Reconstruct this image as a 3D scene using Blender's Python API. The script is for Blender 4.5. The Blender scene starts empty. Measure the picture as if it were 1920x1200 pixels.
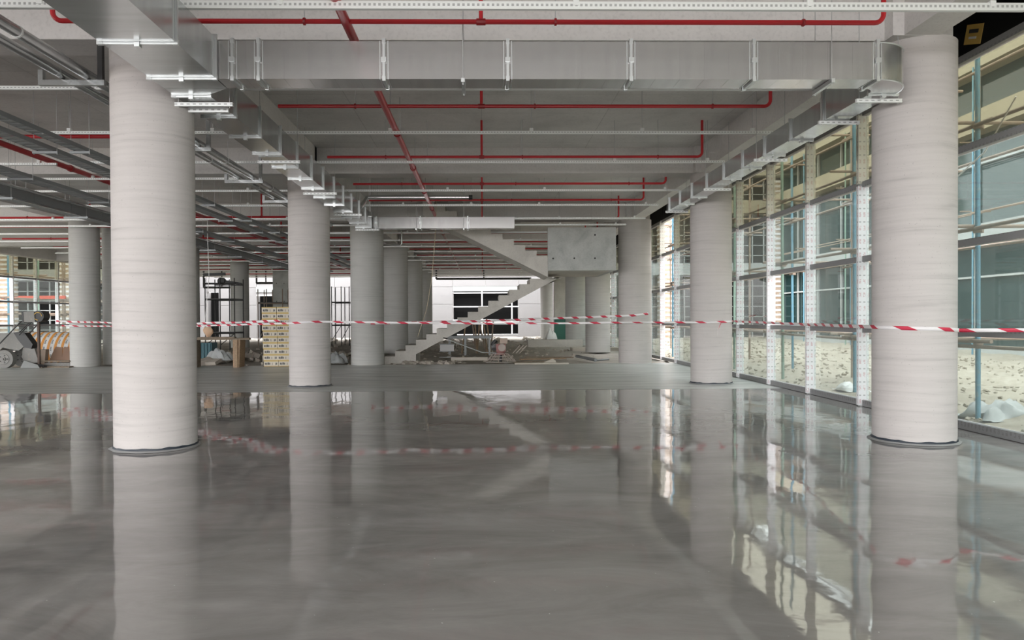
import bpy, math, random
from mathutils import Vector, Matrix, noise
random.seed(7)
R = random.Random(11)
sc = bpy.context.scene
COL = sc.collection

# ------------------------------------------------------------------ camera
F = 1400.0
YAW, PITCH, ROLL = 0.02, -0.011, -0.0054
PX, PY = 933.0, 612.4
H = 1.587
cd = bpy.data.cameras.new('camera')
cam = bpy.data.objects.new('camera', cd)
COL.objects.link(cam)
CM = Matrix.Translation((0, 0, H)) @ Matrix.Rotation(-YAW, 4, 'Z') @ Matrix.Rotation(math.pi / 2 + PITCH, 4, 'X') @ Matrix.Rotation(ROLL, 4, 'Z')
cam.matrix_world = CM
cd.sensor_width = 36.0
cd.lens = F / 1920 * 36
cd.shift_x = (960 - PX) / 1920
cd.shift_y = (PY - 600) / 1920
cd.clip_end = 400
cd.clip_start = 0.05
sc.camera = cam


def at(px, py, Y):
    """point of the world plane y = Y that the photograph shows at pixel px, py"""
    d = CM.to_3x3() @ Vector(((px - PX) / F, -(py - PY) / F, -1))
    return Vector((0, 0, H)) + d * (Y / d.y)


# ------------------------------------------------------------------ world, light, exposure
w = bpy.data.worlds.new('overcast_sky')
sc.world = w
w.use_nodes = True
nt = w.node_tree
bg = nt.nodes['Background']
tc = nt.nodes.new('ShaderNodeTexCoord')
sx = nt.nodes.new('ShaderNodeSeparateXYZ')
rp = nt.nodes.new('ShaderNodeValToRGB')
nt.links.new(tc.outputs['Generated'], sx.inputs[0])
nt.links.new(sx.outputs['Z'], rp.inputs[0])
nt.links.new(rp.outputs[0], bg.inputs[0])
rp.color_ramp.elements[0].color = (0.93, 0.93, 0.94, 1)
rp.color_ramp.elements[1].color = (0.97, 0.98, 1.0, 1)
bg.inputs[1].default_value = 8.0
ld = bpy.data.lights.new('front_fill_light', 'AREA')  # added fill lamp behind the camera, stands in for daylight from the open end
ld.shape = 'RECTANGLE'
ld.size, ld.size_y = 28, 4.0
ld.energy = 2100
ld.color = (1.0, 0.96, 0.945)
lo = bpy.data.objects.new('front_fill_light', ld)
lo.location = (-5, -16, 2.1)
lo.rotation_euler = (math.radians(88), 0, 0)
COL.objects.link(lo)
sc.view_settings.view_transform = 'Standard'
sc.view_settings.look = 'None'
sc.view_settings.gamma = 1
sc.view_settings.use_curve_mapping = False
sc.view_settings.exposure = 0.0
cy = sc.cycles
cy.max_bounces = 8
cy.diffuse_bounces = 7
cy.glossy_bounces = 4
cy.transparent_max_bounces = 24
cy.transmission_bounces = 4
cy.use_denoising = True
cy.sample_clamp_indirect = 6
cy.caustics_reflective = False
cy.caustics_refractive = False


# ------------------------------------------------------------------ mesh helpers
class MB:
    def __init__(s):
        s.v, s.f, s.uv = [], [], None

    def quadbox(s, c):
        n = len(s.v)
        s.v += [tuple(p) for p in c]
        s.f += [(n, n + 3, n + 2, n + 1), (n + 4, n + 5, n + 6, n + 7), (n, n + 1, n + 5, n + 4), (n + 1, n + 2, n + 6, n + 5),
                (n + 2, n + 3, n + 7, n + 6), (n + 3, n, n + 4, n + 7)]
        return s

    def box(s, x0, x1, y0, y1, z0, z1):
        x0, x1 = min(x0, x1), max(x0, x1)
        y0, y1 = min(y0, y1), max(y0, y1)
        z0, z1 = min(z0, z1), max(z0, z1)
        return s.quadbox([(x0, y0, z0), (x1, y0, z0), (x1, y1, z0), (x0, y1, z0), (x0, y0, z1), (x1, y0, z1), (x1, y1, z1), (x0, y1, z1)])

    def rbox(s, c, dx, dy, dz, rz=0.0, rx=0.0, ry=0.0):
        M = Matrix.Translation(c) @ Matrix.Rotation(rz, 4, 'Z') @ Matrix.Rotation(ry, 4, 'Y') @ Matrix.Rotation(rx, 4, 'X')
        a, b, d = dx / 2, dy / 2, dz / 2
        return s.quadbox([M @ Vector(q) for q in ((-a, -b, -d), (a, -b, -d), (a, b, -d), (-a, b, -d), (-a, -b, d), (a, -b, d), (a, b, d), (-a, b, d))])

    def bar(s, p0, p1, wd, ht, up=Vector((0, 0, 1))):
        p0, p1 = Vector(p0), Vector(p1)
        d = (p1 - p0).normalized()
        if abs(d.dot(up)) > .98:
            up = Vector((0, 1, 0))
        a = d.cross(up).normalized() * wd / 2
        b = a.cross(d).normalized() * ht / 2
        return s.quadbox([p0 - a - b, p0 + a - b, p1 + a - b, p1 - a - b, p0 - a + b, p0 + a + b, p1 + a + b, p1 - a + b])

    def cyl(s, p0, p1, r, n=12, r1=None, cap=True):
        p0, p1 = Vector(p0), Vector(p1)
        r1 = r if r1 is None else r1
        d = (p1 - p0).normalized()
        up = Vector((0, 0, 1)) if abs(d.z) < .9 else Vector((0, 1, 0))
        a = d.cross(up).normalized()
        b = d.cross(a).normalized()
        k = len(s.v)
        for i in range(n):
            t = 2 * math.pi * i / n
            o = a * math.cos(t) + b * math.sin(t)
            s.v.append(tuple(p0 + o * r))
            s.v.append(tuple(p1 + o * r1))
        for i in range(n):
            j = (i + 1) % n
            s.f.append((k + 2 * i, k + 2 * j, k + 2 * j + 1, k + 2 * i + 1))
        if cap:
            s.f.append(tuple(k + 2 * i for i in range(n))[::-1])
            s.f.append(tuple(k + 2 * i + 1 for i in range(n)))
        return s

    def tube(s, pts, r, n=10, cap=True):
        pts = [Vector(p) for p in pts]
        k = len(s.v)
        a = None
        for i, p in enumerate(pts):
            d = (pts[min(i + 1, len(pts) - 1)] - pts[max(i - 1, 0)]).normalized()
            if a is None:
                up = Vector((0, 0, 1)) if abs(d.z) < .9 else Vector((0, 1, 0))
                a = d.cross(up).normalized()
            else:
                a = (a - d * a.dot(d)).normalized()
            b = d.cross(a)
            for j in range(n):
                t = 2 * math.pi * j / n
                s.v.append(tuple(p + (a * math.cos(t) + b * math.sin(t)) * r))
        for i in range(len(pts) - 1):
            for j in range(n):
                q = (j + 1) % n
                s.f.append((k + i * n + j, k + i * n + q, k + (i + 1) * n + q, k + (i + 1) * n + j))
        if cap:
            s.f.append(tuple(k + j for j in range(n))[::-1])
            s.f.append(tuple(k + (len(pts) - 1) * n + j for j in range(n)))
        return s

    def extrude(s, poly, y0, y1, axis='y'):
        """poly in (x, z) pushed along y, or in (x, y) pushed along z"""
        n, k = len(poly), len(s.v)
        for q in (y0, y1):
            for (a, b) in poly:
                s.v.append((a, q, b) if axis == 'y' else (a, b, q) if axis == 'z' else (q, a, b))
        s.f.append(tuple(range(k, k + n)))
        s.f.append(tuple(range(k + 2 * n - 1, k + n - 1, -1)))
        for i in range(n):
            j = (i + 1) % n
            s.f.append((k + i, k + n + i, k + n + j, k + j))
        return s

    def mesh(s, name, mat=None, smooth=True, off=(0, 0, 0)):
        me = bpy.data.meshes.new(name)
        off = Vector(off)
        me.from_pydata([tuple(Vector(q) - off) for q in s.v], [], s.f)
        if s.uv:
            ul = me.uv_layers.new(name='uv')
            for li, l in enumerate(me.loops):
                ul.data[li].uv = s.uv[l.vertex_index]
        import bmesh
        bm = bmesh.new()
        bm.from_mesh(me)
        bmesh.ops.recalc_face_normals(bm, faces=bm.faces)
        bm.to_mesh(me)
        bm.free()
        if smooth:
            me.polygons.foreach_set('use_smooth', [True] * len(me.polygons))
            me.set_sharp_from_angle(angle=math.radians(35))
        if mat:
            me.materials.append(mat)
        return me

    def build(s, name, mat, parent=None, smooth=True, label=None):
        o = bpy.data.objects.new(name, s.mesh(name, mat, smooth))
        COL.objects.link(o)
        if parent is not None:
            setpar(o, parent)
        if label:
            o['label'] = label
        return o


ABS = {}


def setpar(o, p):
    o.parent = p
    base = ABS.get(p.name, Vector((0, 0, 0)))
    # children meshes are written in world coordinates; the parent may stand elsewhere
    if p.type == 'EMPTY' or True:
        o.matrix_parent_inverse = Matrix.Translation(-base)


def thing(name, label, cat, loc=(0, 0, 0), group=None, kind=None):
    o = bpy.data.objects.new(name, None)
    o.empty_display_size = .2
    COL.objects.link(o)
    o.location = loc
    ABS[o.name] = Vector(loc)
    if label: o['label'] = label
    if cat: o['category'] = cat
    if group: o['group'] = group
    if kind: o['kind'] = kind
    return o


def tag(o, label, cat, group=None, kind=None):
    o['label'] = label
    o['category'] = cat
    if group: o['group'] = group
    if kind: o['kind'] = kind
    return o


def inst(name, me, loc, parent=None, rz=0, label=None):
    o = bpy.data.objects.new(name, me)
    COL.objects.link(o)
    o.location = loc
    o.rotation_euler = (0, 0, rz)
    if parent is not None:
        setpar(o, parent)
    if label: o['label'] = label
    return o


ORD = ['first', 'second', 'third', 'fourth', 'fifth', 'sixth', 'seventh', 'eighth', 'ninth', 'tenth', 'eleventh', 'twelfth', 'thirteenth',
       'fourteenth', 'fifteenth', 'sixteenth', 'seventeenth', 'eighteenth', 'nineteenth', 'twentieth', 'twenty-first', 'twenty-second', 'twenty-third', 'twenty-fourth', 'twenty-fifth']


# ------------------------------------------------------------------ materials
def S(r, g, b):
    def c(u):
        u /= 255
        return u / 12.92 if u <= .04045 else ((u + .055) / 1.055) ** 2.4
    return (c(r), c(g), c(b), 1)


def mat(name, col, rough=.6, metal=0.0, spec=.5, coat=0.0):
    m = bpy.data.materials.new(name)
    m.use_nodes = True
    b = m.node_tree.nodes['Principled BSDF']
    b.inputs['Base Color'].default_value = col
    b.inputs['Roughness'].default_value = rough
    b.inputs['Metallic'].default_value = metal
    b.inputs['Specular IOR Level'].default_value = spec
    b.inputs['Coat Weight'].default_value = coat
    return m


class N:
    """tiny node builder"""
    def __init__(s, m):
        s.t = m.node_tree
        s.b = s.t.nodes['Principled BSDF']

    def n(s, typ, **kw):
        x = s.t.nodes.new(typ)
        for k, v in kw.items():
            setattr(x, k, v)
        return x

    def l(s, a, b):
        s.t.links.new(a, b)

    def coord(s, scale=(1, 1, 1), rot=(0, 0, 0), out='Object'):
        c = s.n('ShaderNodeTexCoord')
        m = s.n('ShaderNodeMapping')
        m.inputs['Scale'].default_value = scale
        m.inputs['Rotation'].default_value = rot
        s.l(c.outputs[out], m.inputs[0])
        return m.outputs[0]

    def geo(s, scale=(1, 1, 1)):
        c = s.n('ShaderNodeNewGeometry')
        m = s.n('ShaderNodeMapping')
        m.inputs['Scale'].default_value = scale
        s.l(c.outputs['Position'], m.inputs[0])
        return m.outputs[0]

    def noise(s, vec, scale=5, detail=4, rough=.55, dist=0):
        x = s.n('ShaderNodeTexNoise')
        x.inputs['Scale'].default_value = scale
        x.inputs['Detail'].default_value = detail
        x.inputs['Roughness'].default_value = rough
        x.inputs['Distortion'].default_value = dist
        s.l(vec, x.inputs['Vector'])
        return x.outputs['Fac']

    def ramp(s, fac, stops):
        x = s.n('ShaderNodeValToRGB')
        cr = x.color_ramp
        while len(cr.elements) < len(stops):
            cr.elements.new(.5)
        for e, (p, c) in zip(cr.elements, stops):
            e.position = p
            e.color = c if len(c) == 4 else (*c, 1)
        s.l(fac, x.inputs[0])
        return x.outputs[0]

    def mix(s, fac, a, b, blend='MIX'):
        x = s.n('ShaderNodeMix', data_type='RGBA', blend_type=blend)
        for sock, v in ((x.inputs[0], fac), (x.inputs[6], a), (x.inputs[7], b)):
            if hasattr(v, 'is_linked') or hasattr(v, 'node'):
                s.l(v, sock)
            else:
                sock.default_value = v
        return x.outputs[2]

    def math(s, op, a, b=None, c=None):
        x = s.n('ShaderNodeMath', operation=op)
        for i, v in enumerate((a, b, c)):
            if v is None: continue
            if hasattr(v, 'node'): s.l(v, x.inputs[i])
            else: x.inputs[i].default_value = v
        return x.outputs[0]

    def bump(s, h, strength=.3, dist=.01):
        x = s.n('ShaderNodeBump')
        x.inputs['Strength'].default_value = strength
        x.inputs['Distance'].default_value = dist
        s.l(h, x.inputs['Height'])
        s.l(x.outputs[0], s.b.inputs['Normal'])

    def color(s, c):
        s.l(c, s.b.inputs['Base Color'])

    def rough(s, c):
        s.l(c, s.b.inputs['Roughness'])


def g(v, t=(1, 1, 1)):
    return (v * t[0], v * t[1], v * t[2], 1)


def concrete_column(name, base, tint=(1, .975, .955)):
    m = mat(name, g(base, tint), .8, spec=.3)
    n = N(m)
    v = n.geo((.45, .45, 16))
    warp = n.noise(n.geo((.5, .5, .5)), 1.0, 2)
    v2 = n.n('ShaderNodeVectorMath', operation='ADD')
    cmb = n.n('ShaderNodeCombineXYZ')
    n.l(n.math('MULTIPLY', warp, 2.2), cmb.inputs[2])
    n.l(v, v2.inputs[0]); n.l(cmb.outputs[0], v2.inputs[1])
    a = n.noise(v2.outputs[0], 1.3, 5, .62)
    c1 = n.ramp(n.math('ADD', n.math('MULTIPLY', a, .7), n.math('MULTIPLY', n.noise(n.geo((1.2, 1.2, 3.5)), 1.4, 5, .6), .3)), [(.30, g(base * .76, tint)), (.43, g(base * .95, tint)), (.55, g(base * 1.01, tint)), (.8, g(base * 1.06, tint))])
    sp = n.noise(n.geo((1, 1, 1)), 55, 2, .5)
    c2 = n.ramp(sp, [(.24, g(.7)), (.32, g(1.0)), (1, g(1.0))])
    n.color(n.mix(1.0, c1, c2, 'MULTIPLY'))
    n.bump(n.math('ADD', a, n.math('MULTIPLY', sp, .3)), .2, .004)
    return m


def concrete(name, base, tint=(1, .985, .96), var=.16, scale=.7, joints=False, stretch=(1, 1, 1)):
    m = mat(name, g(base, tint), .85, spec=.25)
    n = N(m)
    a = n.noise(n.geo(stretch), scale, 6, .6, .4)
    c1 = n.ramp(a, [(.28, g(base * (1 - var * 1.4), tint)), (.5, g(base, tint)), (.75, g(base * (1 + var), tint))])
    b = n.noise(n.geo(), 24, 3, .6)
    c2 = n.ramp(b, [(.2, g(.86)), (.5, g(1.0)), (1, g(1.04))])
    c = n.mix(1.0, c1, c2, 'MULTIPLY')
    if joints:
        br = n.n('ShaderNodeTexBrick')
        br.offset = 0
        br.inputs['Color1'].default_value = g(1)
        br.inputs['Color2'].default_value = g(.95)
        br.inputs['Mortar'].default_value = g(.72)
        br.inputs['Scale'].default_value = 1
        br.inputs['Mortar Size'].default_value = .008
        br.inputs['Brick Width'].default_value = 2.44
        br.inputs['Row Height'].default_value = 1.22
        n.l(n.geo(), br.inputs['Vector'])
        c = n.mix(.8, c, br.outputs[0], 'MULTIPLY')
    n.color(c)
    n.bump(b, .25, .006)
    return m


def galvanised(name, base=.55, rough=.32, tint=(.97, 1, 1.0), axis=0, metal=.85):
    m = mat(name, g(base, tint), rough, metal)
    n = N(m)
    st = [.4, .4, .4]
    st[axis] = 5
    a = n.noise(n.geo(tuple(st)), 1.2, 3, .6)
    b = n.noise(n.geo(), 3, 3, .5)
    f = n.math('ADD', n.math('MULTIPLY', a, .8), n.math('MULTIPLY', b, .2))
    n.color(n.ramp(f, [(.3, g(base * .88, tint)), (.5, g(base, tint)), (.7, g(base * 1.1, tint))]))
    n.rough(n.ramp(f, [(.3, g(rough * 1.12)), (.7, g(rough * .88))]))
    return m


M = {}
M['column'] = concrete_column('ribbed_column_concrete', .56, (1, .945, .915))
M['column_back'] = concrete_column('ribbed_column_concrete_raw', .50, (1, .99, .95))
M['slab'] = concrete('ceiling_slab_concrete', .70, (1, .975, .95), .14, .6, True)
M['beam'] = concrete('beam_concrete', .68, (1, .97, .945), .10, .9, stretch=(.4, 1, 1))
M['stair'] = concrete('stair_concrete', .60, (1, .955, .885), .12, 1.2)
M['parapet'] = concrete('parapet_concrete', .50, (.98, 1, .97), .16, 1.6)
M['white_wall'] = concrete('pale_wall_concrete', .30, (1, .97, .97), .05, .5)
M['duct'] = galvanised('duct_sheet', .60, .24, (1, .99, .98), axis=0, metal=.85)
M['duct_long'] = galvanised('duct_sheet_long', .55, .22, axis=1, metal=.85)
M['flange'] = galvanised('duct_flange', .70, .35)
M['rail'] = mat('white_slotted_channel', g(.85, (.98, 1, .98)), .45, .1)
M['hole'] = mat('shadowed_slot', g(.04), .9)
M['rod'] = mat('zinc_rod', g(.5), .45, .6)
M['red'] = mat('red_pipe_paint', (.50, .018, .025, 1), .32, 0, .5)
M['red_dark'] = mat('red_fitting_paint', (.33, .015, .02, 1), .4)
M['pipe'] = galvanised('steel_pipe', .42, .25, axis=1)
M['silver'] = mat('foil_wrapped_pipe', g(.75), .22, .9)
M['dark_steel'] = mat('dark_steel', g(.05), .5, .4)
M['tray'] = mat('cable_tray_steel', g(.30, (.95, 1, 1.02)), .5, .6)
M['black'] = mat('black_board', g(.006), .7, spec=.2)
M['black_glass'] = mat('black_window_opening', g(.006), .6, spec=.1)
M['wood'] = mat('raw_timber', (.36, .25, .16, 1), .75)
M['plank'] = mat('dusty_plank', (.24, .19, .14, 1), .85)
M['white'] = mat('white_paint', g(.8, (1, .98, .98)), .5)
M['blue_steel'] = mat('blue_painted_tube', (.12, .27, .36, 1), .5, .1)
M['rust'] = mat('rusty_tube', (.30, .23, .18, 1), .75, .1)
M['cream'] = mat('cream_render', (.36, .335, .26, 1), .8)
M['paint_white'] = mat('white_render', g(.40, (.96, 1, .99)), .7)
M['rubber'] = mat('dusty_tyre', g(.22, (1, .98, .93)), .9)
M['mortar'] = mat('mortar_caked_steel', g(.24, (1, .98, .93)), .85)
M['dark_plastic'] = mat('dark_plastic', g(.018), .5)
M['card'] = mat('cardboard', (.50, .33, .25, 1), .85)
M['poly'] = mat('grey_plastic_sheet', g(.42, (.96, 1, 1)), .45)
M['poly_white'] = mat('white_plastic_sheet', g(.8), .5)
M['green'] = mat('green_painted_board', (.05, .17, .13, 1), .6)
M['teal'] = mat('teal_plastic', (.04, .14, .17, 1), .5)
M['pink'] = mat('faded_red_casting', (.34, .16, .15, 1), .6)
M['yellow'] = mat('yellow_tape_print', (.62, .40, .10, 1), .6)
M['orange'] = mat('orange_print', (.70, .30, .06, 1), .6)
M['label_white'] = mat('white_label_paper', g(.72), .6)

for k in ('wood', 'plank'):
    n = N(M[k])
    a = n.noise(n.coord((2, 2, 9)), 6, 5, .65)
    c = M[k].node_tree.nodes['Principled BSDF'].inputs['Base Color'].default_value[:]
    n.color(n.ramp(a, [(.3, tuple(x * .55 for x in c[:3])), (.7, tuple(x * 1.3 for x in c[:3]))]))
for k in ('rust', 'blue_steel', 'mortar', 'rubber'):
    n = N(M[k])
    a = n.noise(n.geo(), 9, 5, .7)
    c = M[k].node_tree.nodes['Principled BSDF'].inputs['Base Color'].default_value[:]
    alt = (.33, .30, .26) if k != 'blue_steel' else (.28, .31, .28)
    n.color(n.ramp(a, [(.35, c[:3]), (.55, c[:3]), (.7, alt)]))

# glass of the curtain wall: thin dusty pane
def glass(name, tint, dust=.10, dustcol=(.75, .82, .8, 1), refl=1.0):
    m = bpy.data.materials.new(name)
    m.use_nodes = True
    t = m.node_tree
    for x in list(t.nodes): t.nodes.remove(x)
    out = t.nodes.new('ShaderNodeOutputMaterial')
    tr = t.nodes.new('ShaderNodeBsdfTransparent'); tr.inputs[0].default_value = tint
    gl = t.nodes.new('ShaderNodeBsdfGlossy'); gl.inputs['Roughness'].default_value = .02
    df = t.nodes.new('ShaderNodeBsdfDiffuse'); df.inputs[0].default_value = dustcol
    lf = t.nodes.new('ShaderNodeLayerWeight'); lf.inputs['Blend'].default_value = .5
    pw = t.nodes.new('ShaderNodeMath'); pw.operation = 'POWER'; pw.inputs[1].default_value = 5
    t.links.new(lf.outputs['Facing'], pw.inputs[0])
    lw = t.nodes.new('ShaderNodeMath'); lw.operation = 'MULTIPLY_ADD'; lw.inputs[1].default_value = .92; lw.inputs[2].default_value = .06
    t.links.new(pw.outputs[0], lw.inputs[0])
    m1 = t.nodes.new('ShaderNodeMixShader'); m1.inputs[0].default_value = dust
    t.links.new(tr.outputs[0], m1.inputs[1]); t.links.new(df.outputs[0], m1.inputs[2])
    mm = t.nodes.new('ShaderNodeMath'); mm.operation = 'MULTIPLY'; mm.inputs[1].default_value = refl
    t.links.new(lw.outputs[0], mm.inputs[0])
    m2 = t.nodes.new('ShaderNodeMixShader')
    t.links.new(mm.outputs[0], m2.inputs[0]); t.links.new(m1.outputs[0], m2.inputs[1]); t.links.new(gl.outputs[0], m2.inputs[2])
    t.links.new(m2.outputs[0], out.inputs[0])
    return m

M['glass'] = glass('greenish_glass', (.77, .81, .79, 1), .13)
M['glass_top'] = glass('yellowish_film_glass', (.62, .62, .55, 1), .14, (.68, .67, .58, 1))
M['glass_far'] = mat('teal_facade_glass', (.02, .045, .045, 1), .06, 0, .4)

# protective film with printed marks on the mullions
def film(name, base, ink):
    m = mat(name, base, .4)
    n = N(m)
    s = n.n('ShaderNodeSeparateXYZ')
    n.l(n.geo(), s.inputs[0])
    z = n.math('FRACT', n.math('MULTIPLY', s.outputs[2], 1 / .235))
    x = n.math('FRACT', n.math('MULTIPLY', n.math('ADD', s.outputs[0], n.math('MULTIPLY', s.outputs[1], 1.0)), 1 / .075))
    mz = n.math('MULTIPLY', n.math('GREATER_THAN', z, .2), n.math('LESS_THAN', z, .55))
    mx = n.math('MULTIPLY', n.math('GREATER_THAN', x, .25), n.math('LESS_THAN', x, .75))
    br = n.noise(n.geo(), 40, 2)
    fac = n.math('MULTIPLY', n.math('MULTIPLY', mz, mx), n.math('GREATER_THAN', br, .45))
    z2 = n.math('MULTIPLY', n.math('GREATER_THAN', z, .78), n.math('LESS_THAN', z, .88))
    dots = n.math('MULTIPLY', z2, mx)
    c = n.mix(n.math('MULTIPLY', fac, .45), base, ink)
    c = n.mix(n.math('MULTIPLY', dots, .5), c, g(.15))
    n.color(c)
    return m

M['film'] = film('printed_white_film', g(.90, (.98, .985, 1.01)), (.55, .25, .27, 1))
M['film_top'] = film('printed_beige_film', g(.64, (1, .98, .86)), (.45, .28, .22, 1))
M['film_dark'] = film('printed_grey_film', g(.26, (1, 1, 1.02)), (.12, .11, .11, 1))

# slotted channel: dark slots along x
def slotted(name, base, axis=0, period=.05):
    m = mat(name, base, .42, .35)
    n = N(m)
    s = n.n('ShaderNodeSeparateXYZ')
    n.l(n.geo(), s.inputs[0])
    x = n.math('FRACT', n.math('MULTIPLY', s.outputs[axis], 1 / period))
    mk = n.math('MULTIPLY', n.math('GREATER_THAN', x, .22), n.math('LESS_THAN', x, .72))
    sep = n.n('ShaderNodeSeparateXYZ')
    tcn = n.n('ShaderNodeTexCoord')
    n.l(tcn.outputs['Generated'], sep.inputs[0])
    zz = n.math('MULTIPLY', n.math('GREATER_THAN', sep.outputs[2], .35), n.math('LESS_THAN', sep.outputs[2], .68))
    n.color(n.mix(n.math('MULTIPLY', n.math('MULTIPLY', mk, zz), .55), base, g(.12)))
    return m

M['slot'] = slotted('slotted_channel', g(.88, (.98, 1, .98)))
M['slot_big'] = slotted('slotted_channel_coarse', g(.85, (.98, 1, .99)), period=.075)

# floor: power-floated slab, glossy film of curing water on the near part
def floor_mat():
    m = mat('floated_concrete_floor', g(.2), .1)
    n = N(m)
    s = n.n('ShaderNodeSeparateXYZ')
    P = n.geo()
    n.l(P, s.inputs[0])
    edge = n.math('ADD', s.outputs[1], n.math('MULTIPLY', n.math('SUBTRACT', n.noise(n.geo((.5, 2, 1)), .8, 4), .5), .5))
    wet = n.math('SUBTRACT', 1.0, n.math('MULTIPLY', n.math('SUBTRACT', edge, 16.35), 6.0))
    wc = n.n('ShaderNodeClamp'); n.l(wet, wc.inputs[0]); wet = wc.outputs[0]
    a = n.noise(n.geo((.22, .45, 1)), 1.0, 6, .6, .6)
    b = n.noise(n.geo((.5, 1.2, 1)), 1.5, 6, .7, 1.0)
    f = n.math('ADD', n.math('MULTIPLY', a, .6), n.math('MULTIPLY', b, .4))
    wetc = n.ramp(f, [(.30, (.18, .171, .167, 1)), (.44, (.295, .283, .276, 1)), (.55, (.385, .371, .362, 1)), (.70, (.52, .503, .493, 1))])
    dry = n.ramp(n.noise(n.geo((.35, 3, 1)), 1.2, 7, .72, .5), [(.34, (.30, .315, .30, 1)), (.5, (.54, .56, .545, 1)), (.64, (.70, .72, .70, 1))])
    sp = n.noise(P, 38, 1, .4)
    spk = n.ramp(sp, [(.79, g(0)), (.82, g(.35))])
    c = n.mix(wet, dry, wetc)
    c = n.mix(1.0, c, spk, 'ADD')
    n.color(c)
    patch = n.noise(n.geo((.35, .6, 1)), .9, 4, .6, .5)
    rw = n.ramp(patch, [(.35, g(.025)), (.62, g(.06)), (.8, g(.16))])
    rd = g(.34)
    n.rough(n.mix(wet, rd, rw))
    n.b.inputs['IOR'].default_value = 1.6
    n.b.inputs['Specular IOR Level'].default_value = .5
    n.b.inputs['Coat Weight'].default_value = .0
    h1 = n.noise(n.geo((1.0, .45, 1)), 1.3, 3, .45)
    h2 = n.noise(n.geo((1, 1, 1)), 7, 2, .5)
    hh = n.math('ADD', n.math('MULTIPLY', h1, 1.0), n.math('MULTIPLY', h2, .05))
    n.bump(hh, .28, .022)
    return m

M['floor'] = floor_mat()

def rubble_mat(name, a, b, c, sc_=3):
    m = mat(name, a, .9, spec=.2)
    n = N(m)
    f = n.math('ADD', n.math('MULTIPLY', n.noise(n.geo(), sc_, 8, .72), .65), n.math('MULTIPLY', n.noise(n.geo(), .45, 5, .6), .35))
    n.color(n.ramp(f, [(.3, a), (.5, b), (.68, c)]))
    n.bump(f, .8, .06)
    return m

M['rubble'] = rubble_mat('rubble_ground', (.26, .235, .205, 1), (.40, .37, .33, 1), (.52, .49, .45, 1), 2)
M['outside'] = rubble_mat('courtyard_ground', (.24, .205, .16, 1), (.37, .33, .27, 1), (.50, .465, .40, 1), 5)

M['forecourt'] = rubble_mat('forecourt_ground', (.08, .075, .07, 1), (.13, .125, .115, 1), (.2, .19, .18, 1), 2)
# striped tape along u
def tape_mat():
    m = mat('red_white_tape', g(.8), .35)
    n = N(m)
    c = n.n('ShaderNodeTexCoord')
    s = n.n('ShaderNodeSeparateXYZ')
    n.l(c.outputs['UV'], s.inputs[0])
    x = n.math('FRACT', n.math('ADD', n.math('MULTIPLY', s.outputs[0], 1 / .50), n.math('MULTIPLY', s.outputs[1], .22)))
    f = n.math('LESS_THAN', x, .36)
    n.color(n.mix(f, g(.84, (1, .97, .98)), (.58, .03, .07, 1)))
    return m

M['tape'] = tape_mat()

# brick-banded piers
def brick_mat(name, c1, c2, mo, bw=.25, rh=.09):
    m = mat(name, c1, .9)
    n = N(m)
    s = n.n('ShaderNodeSeparateXYZ'); n.l(n.geo(), s.inputs[0])
    cm = n.n('ShaderNodeCombineXYZ')
    n.l(n.math('ADD', s.outputs[0], s.outputs[1]), cm.inputs[0]); n.l(s.outputs[2], cm.inputs[1])
    br = n.n('ShaderNodeTexBrick')
    br.inputs['Color1'].default_value = c1; br.inputs['Color2'].default_value = c2; br.inputs['Mortar'].default_value = mo
    br.inputs['Scale'].default_value = 1; br.inputs['Brick Width'].default_value = bw; br.inputs['Row Height'].default_value = rh
    br.inputs['Mortar Size'].default_value = .012
    n.l(cm.outputs[0], br.inputs['Vector'])
    n.color(br.outputs[0])
    return m

M['brick'] = brick_mat('far_brickwork', (.42, .26, .15, 1), (.62, .48, .36, 1), (.35, .32, .28, 1))

M['carton_band'] = mat('carton_kraft_band', (.58, .43, .18, 1), .7)
M['carton_body'] = mat('carton_cream_board', (.66, .61, .52, 1), .7)
M['post_rust'] = mat('dark_rusty_post', (.10, .07, .055, 1), .8)
M['print_ink'] = mat('printed_dark_ink', g(.10), .6)
M['mortar_pale'] = mat('dusty_pale_steel', (.46, .40, .36, 1), .8)
M['tank'] = mat('dusty_cream_tank', (.50, .40, .33, 1), .7)
M['concrete_pale'] = mat('pale_concrete_board', (.50, .46, .40, 1), .85)
M['pinkpipe'] = mat('pale_pink_pipe', (.55, .36, .34, 1), .5)
M['debris'] = mat('pale_debris', (.42, .38, .33, 1), .9)
M['rubble_light'] = M['debris']
# ================================================================== STRUCTURE
ROWS = [9.475 + 8.4 * k for k in range(6)]
YB0, YB1 = -12.0, 60.0
XL, XG = -25.2, 6.75

fl = MB()
fl.v = [(XL, -12.5, 0), (XG + .1, -12.5, 0), (XG + .1, 25.95, 0), (XL, 25.95, 0), (XL, -12.5, -.25), (XG + .1, -12.5, -.25), (XG + .1, 25.95, -.25), (XL, 25.95, -.25)]
fl.f = [(0, 1, 2, 3), (7, 6, 5, 4), (0, 4, 5, 1), (1, 5, 6, 2), (2, 6, 7, 3), (3, 7, 4, 0)]
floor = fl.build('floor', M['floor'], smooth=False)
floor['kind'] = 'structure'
floor['label'] = 'wet glossy floated concrete floor slab'

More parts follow.
